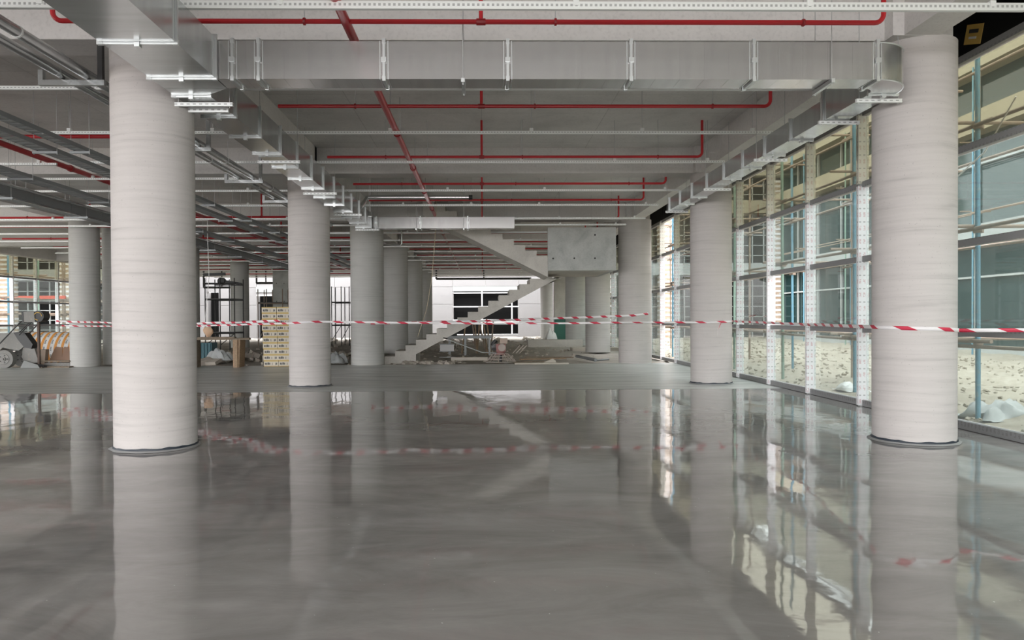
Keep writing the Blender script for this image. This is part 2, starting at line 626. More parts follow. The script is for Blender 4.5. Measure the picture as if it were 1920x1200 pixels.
# rough ground of the unfinished rear bays
def ground_mesh(x0, x1, y0, y1, nx, ny, z, amp, sc_, seed, flat=None):
    b = MB()
    for j in range(ny + 1):
        for i in range(nx + 1):
            x = x0 + (x1 - x0) * i / nx
            y = y0 + (y1 - y0) * j / ny
            h = noise.fractal(Vector((x * sc_, y * sc_, seed)), 1.0, 2.0, 5) * amp
            if flat: h *= flat(x, y)
            b.v.append((x, y, z + h))
    for j in range(ny):
        for i in range(nx):
            k = j * (nx + 1) + i
            b.f.append((k, k + 1, k + nx + 2, k + nx + 1))
    return b

gr = ground_mesh(-40, 6.9, 25.9, 72, 150, 150, -.05, .07, .9, 3.0, lambda x, y: min(1, (y - 25.9) / .8) if y > 25.9 else 0).build('ground', M['rubble'])
gr['kind'] = 'structure'; gr['label'] = 'rough unfinished rubble ground of the rear bays'
go = ground_mesh(6.86, 24, -12, 72, 90, 260, -.06, .20, .5, 9.0, lambda x, y: min(1, (x - 6.86) / 1.2)).build('courtyard_ground', M['outside'])
go['kind'] = 'structure'; go['label'] = 'pale rubble strewn ground of the courtyard outside'
gb = MB().box(-60, XL - .02, -40, 72, -.4, -.05).build('yard_ground', M['outside'])
gb['kind'] = 'structure'; gb['label'] = 'bare yard ground beyond the far glass wall'
gf = MB().box(XL, 24, -45, -12.52, -.4, -.02).build('forecourt_ground', M['forecourt'])
gf['kind'] = 'structure'; gf['label'] = 'bare forecourt ground behind the viewpoint'

ceil = MB().box(XL, 5.95, YB0, YB1, 5.6, 5.9).build('ceiling', M['slab'], smooth=False)
ceil['kind'] = 'structure'; ceil['label'] = 'bare concrete ceiling slab'
for y in [-7.325, 1.075] + ROWS + [59.6]:
    MB().box(XL, 5.86, y - .28, y + .28, 5.0, 5.605).build('cross_beam', M['beam'], ceil, False)
for (x0, x1) in ((5.14, 5.57), (-4.34, -3.86), (-14.2, -13.7), (-24.6, -24.1)):
    ys = [YB0, -7.325, 1.075] + ROWS + [YB1]
    for a, b in zip(ys[:-1], ys[1:]):
        MB().box(x0, x1, a + (.28 if a > YB0 else 0), b - .28, 5.002, 5.605).build('long_beam', M['beam'], ceil, False)
for y in ROWS[:5]:
    MB().box(5.0, 5.6, y - .47, y + .47, 4.998, 5.6).build('column_head', M['beam'], ceil, False)
    MB().box(-4.6, -3.86, y - .47, y + .47, 4.998, 5.6).build('column_head', M['beam'], ceil, False)

# ---- columns
def column(x, y, r, label, m, skirt=False):
    t = thing('concrete_column', label, 'column', (x, y, 0))
    n_ = 72
    b = MB()
    zs = [i * .1 for i in range(51)]
    k = 0
    for z in zs:
        for i in range(n_):
            a = 2 * math.pi * i / n_
            rr = r * (1 + .0012 * noise.noise(Vector((math.cos(a) * 1.5 + x, math.sin(a) * 1.5 + y, z * 2.2))) + .0012 * noise.noise(Vector((x, y + 9, z * 9 + a * .35))))
            b.v.append((x + math.cos(a) * rr, y + math.sin(a) * rr, z if z < 4.95 else 5.01))
    for j in range(len(zs) - 1):
        for i in range(n_):
            q = (i + 1) % n_
            b.f.append((j * n_ + i, j * n_ + q, (j + 1) * n_ + q, (j + 1) * n_ + i))
    b.build('shaft', m, t)
    if skirt:
        s = MB()
        for ring, (rr, z) in enumerate(((r + .006, .045), (r + .012, .03), (r + .014, .002))):
            for i in range(n_):
                a = 2 * math.pi * i / n_
                wz = z + (.016 * noise.noise(Vector((math.cos(a) * 4, math.sin(a) * 4, x))) if ring == 0 else 0)
                s.v.append((x + math.cos(a) * rr, y + math.sin(a) * rr, wz))
        for j in range(2):
            for i in range(n_):
                q = (i + 1) % n_
                s.f.append((j * n_ + i, j * n_ + q, (j + 1) * n_ + q, (j + 1) * n_ + i))
        s.build('base_membrane', M['dark_skirt'], t, label='torn black membrane strip')
        c = MB()
        for ring, (rr, z) in enumerate(((r + .01, .022), (r + .05, .004))):
            for i in range(n_):
                a = 2 * math.pi * i / n_
                q = rr + (.022 * noise.noise(Vector((math.cos(a) * 3, math.sin(a) * 3, y))) if ring else 0)
                c.v.append((x + math.cos(a) * q, y + math.sin(a) * q, z))
        for i in range(n_):
            q = (i + 1) % n_
            c.f.append((i, q, n_ + q, n_ + i))
        c.build('mortar_collar', M['collar'], t)
    return t

M['dark_skirt'] = mat('black_membrane', (.02, .028, .04, 1), .5)
M['collar'] = mat('splashed_mortar', g(.33), .7)
r0, r1 = .484, .575
column(-4.118, ROWS[0], r0, 'round concrete column nearest the camera below the wide duct bend', M['column'], True)
column(5.53, ROWS[0], r0, 'round concrete column nearest the camera beside the glass wall', M['column'], True)
column(-4.117, ROWS[1], r0, 'pale round column with striped tape tied on, beside the carton stack', M['column'], True)
column(5.50, ROWS[1], r0, 'pale round column with striped tape tied on, beside the glass wall', M['column'], True)
column(-4.04, ROWS[2], r1, 'thick round column at the foot of the concrete staircase', M['column_back'])
column(5.38, ROWS[2], r1, 'thick round column beside the stair landing and glass wall', M['column'])
names = ['first', 'second', 'third']
for k, y in enumerate(ROWS[3:]):
    column(-4.03, y, r1, f'grey round column in the row behind the staircase foot, {names[k]} one back', M['column_back'])
for k, y in enumerate(ROWS[3:5]):
    column(5.36, y, r1, f'grey round column beyond the stair landing, {names[k]} one behind it', M['column_back'])
t = thing('concrete_pier', 'square concrete pier beyond the stair landing with green lower board', 'column', (5.36, ROWS[5], 0))
MB().box(4.94, 5.75, ROWS[5] - .4, ROWS[5] + .4, -.05, 5.01).build('shaft', M['stair'], t, False)
MB().box(4.90, 5.72, ROWS[5] - .46, ROWS[5] - .405, -.05, 1.55).build('green_board', M['green'], t, False)
column(5.05, 58.6, .5, 'farthest round column beside the bright rear wall', M['column_back'])
column(-13.83, ROWS[2], r0, 'round column beside the mortar machine and wrapped roll', M['column_back'])
column(-13.36, ROWS[2] + 1.25, .45, 'darker round column close behind the one beside the wrapped roll', M['column_back'])
column(-13.55, ROWS[3], .5, 'dark round column behind the wooden workbench end', M['column_back'])
column(-13.9, ROWS[4], .51, 'dark round column standing beyond the wooden workbench top', M['column_back'])
t = thing('concrete_pier', 'square dark pier with tie holes behind the carton stack', 'column', (-13.2, 50.5, 0))
MB().box(-13.95, -12.95, 50, 51, -.05, 5.01).build('shaft', M['parapet'], t, False)
for hx in (-13.7, -13.2):
    for hz in (1.6, 2.8, 4.0):
        MB().cyl((hx, 50.01, hz), (hx, 49.98, hz), .03, 8).build('tie_hole', M['hole'], t)

# ---- rear pale wall with dark openings
wb = thing('wall_back', None, None, (0, 66, 0), kind='structure')
wb['label'] = 'bright pale concrete wall behind the hall with dark openings'
YW = 66.0
def wx(px): return at(px, 600, YW).x
def wz(py): return at(900, py, YW).z
opens = [(wx(388), wx(411), wz(545), wz(636)), (wx(481), wx(517), wz(550), wz(632)), (wx(620), wx(620.5), wz(560), wz(600)), (wx(849), wx(973), wz(537), wz(627))]
opens = [opens[0], opens[1], opens[3]]
x = -34.0
segs = []
for (a, b, z1, z0) in opens:
    segs.append((x, a, -.2, 9)); segs.append((a, b, -.2, z0)); segs.append((a, b, z1, 9)); x = b
segs.append((x, 24, -.2, 9))
for (a, b, z0, z1) in segs:
    if z1 - z0 < .01: continue
    # cast in panels with recessed joints
    nx = max(1, round((b - a) / 2.6)); nz = max(1, round((z1 - z0) / 1.6))
    MB().box(a, b, YW + .1, YW + .35, z0, z1).build('wall_backing', M['stair'], wb, False)
    for i in range(nx):
        for j in range(nz):
            xa, xb = a + (b - a) * i / nx, a + (b - a) * (i + 1) / nx
            za, zb = z0 + (z1 - z0) * j / nz, z0 + (z1 - z0) * (j + 1) / nz
            MB().box(xa + .012, xb - .012, YW, YW + .2, za + .012, zb - .012).build('wall_panel', M['white_wall'], wb, False)
MB().box(-34, 24, YW + .05, YW + .3, -.2, .0).build('wall_foot', M['white_wall'], wb, False)
for (a, b, z1, z0) in opens:
    MB().box(a, b, YW + .9, YW + 1.0, z0, z1).build('dark_glazing', M['black_glass'], wb, False)
    for (p, q) in ((a, a + .06), (b - .06, b)):
        MB().box(p, q, YW + .1, YW + .9, z0, z1).build('reveal', M['white_wall'], wb, False)
a, b, z1, z0 = opens[2]
for px_ in (904, 960):
    MB().box(wx(px_) - .06, wx(px_) + .06, YW + .05, YW + .15, z0, z1).build('window_mullion', M['white'], wb, False)
for py_ in (549, 575, 600, 604):
    MB().box(a, b, YW + .04, YW + .14, wz(py_) - .05, wz(py_) + .05).build('window_transom', M['white'], wb, False)
MB().box(a, b, YW + .02, YW + .12, wz(546), wz(531)).build('corrugated_sheet', M['paint_white'], wb, False)
a, b, z1, z0 = opens[1]
MB().box(a, b, YW - .1, YW + .12, wz(546), wz(536)).build('corrugated_sheet', M['paint_white'], wb, False)
MB().box(a, b, YW + .02, YW + .12, wz(553), wz(550)).build('window_transom', M['white'], wb, False)
for x in (wx(426), wx(438), wx(637), wx(648), wx(830), wx(842), wx(985), wx(996), wx(1008)):
    for z in (.8, 1.7, 2.6, 3.6):
        MB().cyl((x, YW + .01, z), (x, YW - .012, z), .035, 8).build('tie_hole', M['tray'], wb)

for (pa, pb, yy, nm) in ((818, 996, 523, 'staircase opening'), (382, 450, 539, 'workbench opening'), (481, 516, 531, 'carton opening')):
    a, b = at(pa, yy, 59.1), at(pb, yy, 59.1)
    t = thing('dark_pipe', f'black horizontal pipe spanning the bright {nm} at the rear', 'pipe', a)
    MB().cyl(a, (b.x, b.y, a.z), .09, 8).build('pipe', M['dark_steel'], t)
    MB().cyl(((a.x + b.x) / 2, 59.1, a.z), ((a.x + b.x) / 2, 59.1, 5.6), .05, 8).build('post', M['dark_steel'], t)
    MB().cyl((a.x, 59.1, a.z), (a.x, 59.1, 5.6), .07, 8).build('post', M['dark_steel'], t)

# ---- right curtain wall
wr = thing('wall_right', None, None, (XG, 13.07, 0), kind='structure')
wr['label'] = 'tall aluminium framed glass wall along the courtyard'
ZT = [.06, 1.35, 2.60, 3.91, 5.16]
MY = [13.07 + 2.1 * k for k in range(-11, 22)]
def facade(root, xin, sgn, MY, missing=(), dark=None):
    mull = MB().box(-.075 if sgn > 0 else -.02, .02 if sgn > 0 else .075, -.03, .03, 0, 5.2).mesh('mullion', M['flange'])
    f1 = MB().box(-.125, .06, -.036, .036, .02, 3.88).mesh('film_strip', M['film'])
    f2 = MB().box(-.125, .06, -.036, .036, 3.92, 5.14).mesh('film_strip', M['film_top'])
    core = MB().box(-.095, .055, -.03, .03, 0, 5.2).mesh('mullion', M['flange'], False)
    for y in MY:
        m = inst('mullion', core, (xin, y, 0), root)
        for f in (f1, f2):
            c = bpy.data.objects.new('film_strip', f); COL.objects.link(c); c.parent = m
    for y0, y1 in zip(MY[:-1], MY[1:]):
        for k, z in enumerate(ZT):
            hh = .05 if k else .055
            MB().box(xin - .06, xin + .05, y0 + .037, y1 - .037, z - hh, z + hh).build('transom' if k else 'sill_rail', M['film_dark'] if 0 < k < 4 else M['film_dark'], root, False)
        for k in range(4):
            if (round(y0, 1), k) in missing: continue
            MB().box(xin + .02 * sgn, xin + .03 * sgn, y0 + .038, y1 - .038, ZT[k] + .062, ZT[k + 1] - .062).build('glass_pane', M['glass_top'] if k == 3 else M['glass'], root, False)
missing = {(15.2, 1), (19.4, 1), (25.7, 0), (25.7, 1), (25.7, 2), (25.7, 3), (32.0, 1), (34.1, 1), (29.9, 1), (29.9, 2)}
facade(wr, XG, 1, MY, missing)
# dark boards above the head rail
for y0, y1 in zip(MY[:-1], MY[1:]):
    MB().box(XG - .02, XG + .06, y0 + .02, y1 - .02, 5.225, 6.3).build('black_board', M['black'], wr, False)
MB().box(5.96, XG + .3, YB0, YB1, 5.95, 6.0).build('void_soffit', M['black'], wr, False)
MB().box(5.9, 5.95, YB0, YB1, 5.9, 5.96).build('slab_edge', M['black'], wr, False)
def sheet_unused(px, py, Y, ang):
    c = at(px, py, Y)
    t = MB()
    t.rbox((XG - .03, Y, c.z), .006, .34, .24, rx=ang)
    return t
for (yy, zz, an) in ((10.1, 5.43, .3), (8.95, 5.50, -.1)):
    s_ = MB().rbox((XG - .028, yy, zz), .006, .36, .26, rx=an).build('yellow_label_sheet', M['yellow'], wr, False)
    MB().rbox((XG - .034, yy - .01, zz + .04), .004, .2, .05, rx=an).build('print_block', M['hole'], s_, False)
    MB().rbox((XG - .034, yy + .02, zz - .04), .004, .16, .03, rx=an).build('print_block', M['label_white'], s_, False)

# ---- left glass wall far away
wl = thing('wall_left', None, None, (-24.8, 42, 0), kind='structure')
wl['label'] = 'distant glass wall at the far side of the hall'
LY = [25.3 + 2.1 * k for k in range(0, 17)]
facade(wl, -24.85, -1, LY, {(37.9, 2), (37.9, 1), (42.1, 1)})
MB().box(-24.95, -24.7, 25, 59, 5.2, 5.3).build('head_trim', M['white'], wl, False)

# ================================================================== OUTSIDE BUILDINGS
def tower(name, label, X, sgn, y0, y1, pier_every=6.4):
    t = thing(name, label, 'building', (X, (y0 + y1) / 2, 0))
    o = X + 1.0 * sgn
    MB().box(min(X + .6 * sgn, X + 6 * sgn), max(X + .6 * sgn, X + 6 * sgn), y0, y1, -.3, 14.6).build('core', M['glass_far'], t, False)
    MB().box(min(X, o), max(X, o), y0, y1, -.3, .25).build('plinth', M['paint_white'], t, False)
    MB().box(min(X - .1 * sgn, o), max(X - .1 * sgn, o), y0, y1, 4.8, 5.65).build('floor_band', M['paint_white'], t, False)
    MB().box(min(X - .1 * sgn, o), max(X - .1 * sgn, o), y0, y1, 9.75, 10.7).build('floor_band', M['cream'], t, False)
    MB().box(min(X - .4 * sgn, o), max(X - .4 * sgn, o), y0, y1, 12.4, 15.2).build('parapet', M['cream'], t, False)
    fr = MB().box(-.05, .05, -.05, .05, 0, 12.2).mesh('window_frame', M['paint_white'], False)
    y = y0
    i = 0
    while y < y1:
        inst('window_frame', fr, (X + .5 * sgn, y, .2), t)
        if i % 4 == 2:
            MB().box(min(X + .1 * sgn, X + .7 * sgn), max(X + .1 * sgn, X + .7 * sgn), y + .3, y + 1.2, .2, 4.8).build('pier', M['paint_white'] if i % 8 == 2 else M['parapet'], t, False)
            MB().box(min(X + .1 * sgn, X + .7 * sgn), max(X + .1 * sgn, X + .7 * sgn), y + .3, y + 1.2, 5.65, 9.75).build('pier', M['paint_white'], t, False)
        y += 3.2
        i += 1
    for z in (3.3, 8.4):
        MB().box(min(X + .42 * sgn, X + .6 * sgn), max(X + .42 * sgn, X + .6 * sgn), y0, y1, z, z + .09).build('window_bar', M['paint_white'], t, False)
    return t

tower('glazed_building', 'glazed building with cream bands across the courtyard', 22.0, 1, -8, 56)
tower('glazed_building', 'glazed building with cream bands beyond the far glass wall', -40.0, -1, 18, 61)

# end building of the courtyard, facing the camera: banded brick piers and dark openings
def end_block(label, x0, x1, y, piers, brickw=1.1):
    t = thing('brick_building', label, 'building', ((x0 + x1) / 2, y, 0))
    MB().box(x0, x1, y + .8, y + 1.4, -.2, 14.5).build('dark_front', M['black_glass'], t, False)
    MB().box(x0, x1, y - .1, y + .8, 4.9, 5.8).build('floor_band', M['paint_white'], t, False)
    MB().box(x0, x1, y - .1, y + .8, 9.7, 10.7).build('floor_band', M['cream'], t, False)
    MB().box(x0, x1, y - .2, y + .8, 12.6, 15).build('parapet', M['cream'], t, False)
    course_a = MB().box(-brickw / 2, brickw / 2, -.2, .5, 0, .20).mesh('brick_course', M['brick'], False)
    course_b = MB().box(-brickw / 2 - .02, brickw / 2 + .02, -.22, .5, 0, .16).mesh('plaster_course', M['white'], False)
    for x in piers:
        z = 0
        while z < 12.2:
            inst('brick_course', course_a, (x, y, z), t)
            inst('plaster_course', course_b, (x, y, z + .205), t)
            z += .37
    x = x0 + .5
    fr = MB().box(-.04, .04, .5, .6, 0, 12.5).mesh('window_frame', M['paint_white'], False)
    while x < x1:
        inst('window_frame', fr, (x, y, 0), t)
        x += .9
    for z in [i * .8 for i in range(1, 16)]:
        MB().box(x0, x1, y + .5, y + .62, z, z + .06).build('window_bar', M['paint_white'], t, False)
    return t
end_block('brick banded building closing the far end of the courtyard', 7.3, 27, 58, [9.8, 14.3, 18.8, 23.2])
end_block('brick banded building beyond the far glass wall', -48, -26, 62, [-43.2, -38.9, -34.0])

# ---- scaffolds
def scaffold(label, xs, ys, h, lifts, skip=lambda i, j: False, r=.03, plank=True, m1='blue_steel', m2='rust', seed=1, loc=None):
    rr = random.Random(seed)
    t = thing('scaffolding', label, 'scaffolding', loc or (xs[0], ys[0], 0))
    for i, x in enumerate(xs):
        for j, y in enumerate(ys):
            if skip(i, j): continue
            b = MB().cyl((x, y, -.05), (x + rr.uniform(-.03, .03), y, h), r * 1.25, 10)
            b.build('standard', M[m1] if rr.random() < .42 else M[m2] if rr.random() < .45 else M['galv_paint'], t)
            cp = MB()
            for z in lifts:
                cp.rbox((x, y, z), r * 4.4, r * 4.4, .09, rr.random())
            cp.build('couplers', M['rust'], t)['kind'] = 'stuff'
    for x in xs:
        for z in lifts:
            for a, b in zip(ys[:-1], ys[1:]):
                dz = rr.uniform(-.05, .05)
                MB().cyl((x - r * 2, a - .4, z + dz), (x - r * 2, b + .4, z + dz + rr.uniform(-.05, .05)), r, 8).build('ledger', M[m2], t)
    for y in ys:
        for z in lifts:
            MB().cyl((xs[0] - .5, y + r * 2, z + .07), (xs[-1] + .5, y + r * 2, z + .07), r, 8).build('transom_tube', M[m2], t)
    return t
M['galv_paint'] = mat('scuffed_green_tube', (.22, .33, .27, 1), .6)
nsc = scaffold('blue and rusty tube scaffold standing just outside the glass wall', [7.9, 9.75], [4.2, 8.0, 11.75, 15.7, 19.5, 23.3, 27.1, 30.9, 34.7, 38.5], 7.6, [1.15, 2.95, 4.6, 6.3], seed=4)
MB().tube([(7.6, 10.5, 4.7), (7.7, 11.3, 4.1), (7.7, 12.2, 3.75), (7.7, 13.5, 3.6)], .012, 6).build('white_cable', M['white'], nsc)
scaffold('thin tube scaffold against the building across the courtyard', [20.6, 20.9], [20 + 5.5 * k for k in range(7)], 12, [5.9, 8.8], seed=9, r=.03)
scaffold('blue tube scaffold beyond the far glass wall', [-30, -28.2], [36 + 3 * k for k in range(8)], 8, [2.0, 3.0, 4.4, 6.0], seed=12, r=.045)
t = MB().box(-30.5, -26.5, 48, 48.1, 2.98, 3.18).build('red_barrier_board', mat('red_board', (.75, .10, .05, 1), .5), None, False)
tag(t, 'red horizontal board beyond the far glass wall', 'board')
# white plastic sheets in the courtyard
def crumple(name, cx, cy_, z, sx_, sy_, h, m, label, cat, seed, group=None):
    b = ground_mesh(cx - sx_, cx + sx_, cy_ - sy_, cy_ + sy_, 18, 18, z, 0, 1, 0)
    for i, (x, y, zz) in enumerate(b.v):
        u, v = (x - cx) / sx_, (y - cy_) / sy_
        e = max(0, 1 - (u * u + v * v)) ** .5
        b.v[i] = (cx + (x - cx) * (.75 + .3 * noise.noise(Vector((u * 2, v * 2, seed)))), cy_ + (y - cy_) * (.8 + .2 * noise.noise(Vector((v * 2, u * 2, seed + 5)))),
                  z + h * e * (.7 + .6 * noise.noise(Vector((u * 3, v * 3, seed)))) + .02 * noise.noise(Vector((u * 9, v * 9, seed))))
    o = b.build(name, m)
    md = o.modifiers.new('thickness', 'SOLIDIFY'); md.thickness = .006
    return tag(o, label, cat, group)
crumple('plastic_sheet', 8.35, 11.9, -.06, .6, .6, .34, M['poly'], 'crumpled grey plastic sheet on rubble by the scaffold foot', 'sheet', 1.3)
crumple('plastic_sheet', 8.8, 11.0, -.03, .38, .4, .16, M['poly_white'], 'white torn plastic sheet lying beside the grey one outside', 'sheet', 4.3)
crumple('plastic_sheet', 8.2, 16.4, -.05, .35, .5, .2, M['poly_white'], 'white plastic sheet outside behind the third glass bay', 'sheet', 7.1)
crumple('plastic_sheet', 8.4, 14.2, -.06, .5, .35, .16, M['poly_white'], 'low white plastic sheet outside beside the blue standard', 'sheet', 9.9)
# stones
def stones(name, n_, xr, yr, zr, s0, s1, m, label, seed):
    rr = random.Random(seed)
    b = MB()
    for _ in range(n_):
        s_ = rr.uniform(s0, s1)
        x, y = rr.uniform(*xr), rr.uniform(*yr)
        b.rbox((x, y, zr + s_ * .15), s_ * rr.uniform(.6, 1.8), s_ * rr.uniform(.5, 1.2), s_ * rr.uniform(.3, .8), rr.uniform(0, 3), rr.uniform(-.5, .5), rr.uniform(-.5, .5))
    o = b.build(name, m, None, False)
    tag(o, label, 'rubble', None, 'stuff')
    return o
stones('rubble', 2600, (7.2, 19), (5, 50), -.01, .015, .09, M['outside'], 'broken concrete rubble scattered over the courtyard', 3)
stones('debris', 420, (-13, 5), (26.3, 44), -.05, .03, .15, M['rubble_light'] if 'rubble_light' in M else M['rubble'], 'small construction debris scattered over the rear ground', 5)
stones('debris', 260, (-13, 5), (44, 60), -.04, .08, .3, M['debris'], 'coarse heaped debris near the bright rear wall', 6)

# ================================================================== STAIRCASE
st = thing('staircase', 'bare concrete staircase with two flights and boxed landing', 'staircase', (-1.5, 27.6, 0))
def c7(cx, cy_, Y): return at(700 + cx / 3.53, 380 + cy_ / 3.53, Y)
YL0, YL1, YU0, YU1 = 26.9, 28.7, 24.95, 26.75
# lower flight: inclined waist and 15 steps
x0 = c7(75, 1018, YL0).x
tread = (c7(1105, 500, YL0).x - x0) / 15
ztop0 = c7(75, 1018, YL0).z
ris = (c7(1040, 503, YL0).z - ztop0) / 14
for i in range(15):
    z1 = ztop0 + ris * i
    MB().box(x0 + tread * i, x0 + tread * (i + 1) + .002, YL0, YL1, max(-.05, z1 - ris * 1.02), z1).build('step', M['stair'], st, False)
# waist polygon just beneath the steps
wt = .31
sl = ris / tread
bot = lambda x: ztop0 + (x - x0) * sl - ris - wt * 1.05
xs_ = x0 + tread * 3.15
xe = x0 + tread * 15
poly = [(x0, -.05), (xs_, -.05), (xs_, bot(xs_)), (xe + tread * 1.9, bot(xe + tread * 1.9)), (xe + tread * 1.9, ztop0 + ris * 14.6)]
for i in range(14, -1, -1):
    z1 = ztop0 + ris * (i - 1)
    poly += [(x0 + tread * (i + 1), z1 + ris * .001), (x0 + tread * i, z1)]
poly = [p for k, p in enumerate(poly) if p[1] > -.051 or k < 2]
b = MB()
# build the waist as strips per tread so that every face stays convex
for i in range(17):
    xa, xb = x0 + tread * i, x0 + tread * (i + 1)
    top = min(ztop0 + ris * (i - 1), ztop0 + ris * 14)
    if i < 3:
        b.quadbox([(xa, YL0, -.05), (xb, YL0, -.05), (xb, YL1, -.05), (xa, YL1, -.05), (xa, YL0, max(-.04, top)), (xb, YL0, max(-.04, top)), (xb, YL1, max(-.04, top)), (xa, YL1, max(-.04, top))])
    else:
        ba, bb = bot(xa), bot(xb)
        b.quadbox([(xa, YL0, ba), (xb, YL0, bb), (xb, YL1, bb), (xa, YL1, ba), (xa, YL0, top), (xb, YL0, top), (xb, YL1, top), (xa, YL1, top)])
b.build('lower_flight', M['stair'], st, False)
# landing
lx0, lx1 = c7(1155, 300, 24.9).x, c7(1605, 300, 24.9).x
lz0, lz1 = c7(1300, 450, 24.9).z, c7(1300, 165, 24.9).z
MB().box(lx0 + .003, lx1 - .003, YU0 + .01, YL1 - .003, lz0 + .005, lz0 + .26).build('landing_slab', M['stair'], st, False)
MB().box(lx0, lx1, YU0 - .09, YU0 + .08, lz0, lz1).build('landing_parapet', M['parapet'], st, False)
MB().box(lx1 - .16, lx1, YU0 + .08, YL1, lz0, lz1).build('landing_parapet', M['parapet'], st, False)
for (hx, hy) in ((1190, 370), (1330, 368), (1467, 368), (1467, 213), (1190, 213)):
    p = c7(hx, hy, YU0 - .09)
    if hx == 1190 and hy == 213: continue
    MB().cyl((p.x, p.y + .01, p.z), (p.x, p.y - .006, p.z), .03, 10).build('tie_hole', M['hole'], st)
MB().box(lx0 - .33, lx0 + .04, YU0 + .012, YU1 - .01, lz0 + .12, lz0 + .46).build('flight_foot', M['stair'], st, False)
# upper flight, descending to the landing from the upper left
xu = c7(1155, 355, YU0).x
tu = (c7(1155, 355, YU0).x - c7(775, 200, YU0).x) / 5.05
ru = (c7(800, 205, YU0).z - c7(1100, 355, YU0).z) / 4
zu0 = c7(1100, 355, YU0).z
b = MB()
for i in range(12):
    xa, xb = xu - tu * (i + 1), xu - tu * i
    z1 = zu0 + ru * i
    if z1 > 5.6: break
    MB().box(xa, xb + .002, YU0, YU1, z1 - ru * 1.02, z1).build('step', M['stair'], st, False)
    la, lb = z1 + ru * .55 - .42 - ru, z1 - ru * .45 - .42 - ru
    b.quadbox([(xa, YU0, la), (xb, YU0, lb), (xb, YU1, lb), (xa, YU1, la), (xa, YU0, z1 - ru), (xb, YU0, z1 - ru), (xb, YU1, z1 - ru), (xa, YU1, z1 - ru)])
b.build('upper_flight', M['stair'], st, False)

# ================================================================== DUCTS
ZD0, ZD1 = 4.27, 4.69
def ring(axis, p, a0, a1, z0, z1, wd=.028, out=.024):
    """flange frame round a duct; axis = run direction"""
    b = MB()
    for (u0, u1, w0, w1) in ((a0 - out, a1 + out, z0 - out, z0), (a0 - out, a1 + out, z1, z1 + out), (a0 - out, a0, z0, z1), (a1, a1 + out, z0, z1)):
        if axis == 'y': b.box(u0, u1, p - wd / 2, p + wd / 2, w0, w1)
        else: b.box(p - wd / 2, p + wd / 2, u0, u1, w0, w1)
    # corner plates and clamps
    for u in (a0, a1):
        for w_ in (z0, z1):
            if axis == 'y': b.rbox((u, p, w_), .055, wd + .01, .055)
            else: b.rbox((p, u, w_), wd + .01, .055, .055)
    um = (a0 + a1) / 2
    if axis == 'y': b.rbox((um, p, z0 - out), .05, wd + .03, .05)
    else: b.rbox((p, a0 - out, (z0 + z1) / 2), wd + .03, .03, .05)
    for s_ in (-.045, .045):
        for (u0, u1, w0, w1) in ((a0 - .004, a1 + .004, z0 - .004, z0), (a0 - .004, a1 + .004, z1, z1 + .004), (a0 - .004, a0, z0, z1), (a1, a1 + .004, z0, z1)):
            if axis == 'y': b.box(u0, u1, p + s_ - .005, p + s_ + .005, w0, w1)
            else: b.box(p + s_ - .005, p + s_ + .005, u0, u1, w0, w1)
    return b

def duct_run(root, axis, stations, a0, a1, z0, z1, m, flanges=True):
    for s0, s1 in zip(stations[:-1], stations[1:]):
        b = MB()
        if axis == 'y': b.box(a0, a1, s0 + .006, s1 - .006, z0, z1)
        else: b.box(s0 + .006, s1 - .006, a0, a1, z0, z1)
        b.build('duct_section', m, root, False)
    if flanges:
        for s_ in stations:
            ring(axis, s_, a0, a1, z0, z1).build('flange', M['flange'], root, False)

def hanger(root, axis, p, a0, a1, z, ztop=5.6, m='slot_big', rods=True, h=.045):
    b = MB()
    if axis == 'y': b.box(a0, a1, p - .02, p + .02, z - h, z)
    else: b.box(p - .02, p + .02, a0, a1, z - h, z)
    o = b.build('hanger_rail', M[m], root, False)
    if rods:
        for a in (a0 + .04, a1 - .04):
            q = (a, p) if axis == 'y' else (p, a)
            MB().cyl((q[0], q[1], z - h - .02), (q[0], q[1], ztop), .005, 6).build('rod', M['rod'], o)
    return o

LX0, LX1, LXW = -3.67, -3.25, -2.95
d1 = thing('ventilation_duct', 'long galvanised duct running down the left column line', 'duct', (-3.4, 12, ZD0))
duct_run(d1, 'y', [3.9, 5.0, 6.1, 7.3, 8.36], LX0, LXW, ZD0, ZD1 + .03, M['duct_long'])
# reducer
b = MB(); b.quadbox([(LX0, 8.37, ZD0), (LXW, 8.37, ZD0), (LXW, 8.74, ZD0), (LX0, 8.74, ZD0), (LX0, 8.37, ZD1), (LXW, 8.37, ZD1), (LXW, 8.74, ZD1), (LX0, 8.74, ZD1)])
b.build('branch_box', M['duct_long'], d1, False)
b = MB(); b.quadbox([(LX0, 8.745, ZD0), (LXW, 8.745, ZD0), (LX1, 9.0, ZD0), (LX0, 9.0, ZD0), (LX0, 8.745, ZD1), (LXW, 8.745, ZD1), (LX1, 9.0, ZD1), (LX0, 9.0, ZD1)])
b.build('reducer', M['duct_long'], d1, False)
YS = [9.02, 9.95, 11.05, 12.15, 13.25, 14.35, 15.4, 16.5, 17.6, 18.7, 19.8, 20.9, 21.9]
duct_run(d1, 'y', YS, LX0, LX1, ZD0, ZD1, M['duct_long'])
for p in (6.0, 9.2, 12.55, 15.7, 18.9, 22.1):
    hanger(d1, 'y', p, LX0 - .06, (LXW if p < 8.8 else LX1) + .22, ZD0 - .035)
MB().box(LX0 - .02, LX1 + .1, 9.38, 9.42, ZD0 - .10, ZD0 - .04).build('hanger_rail', M['slot_big'], d1, False)

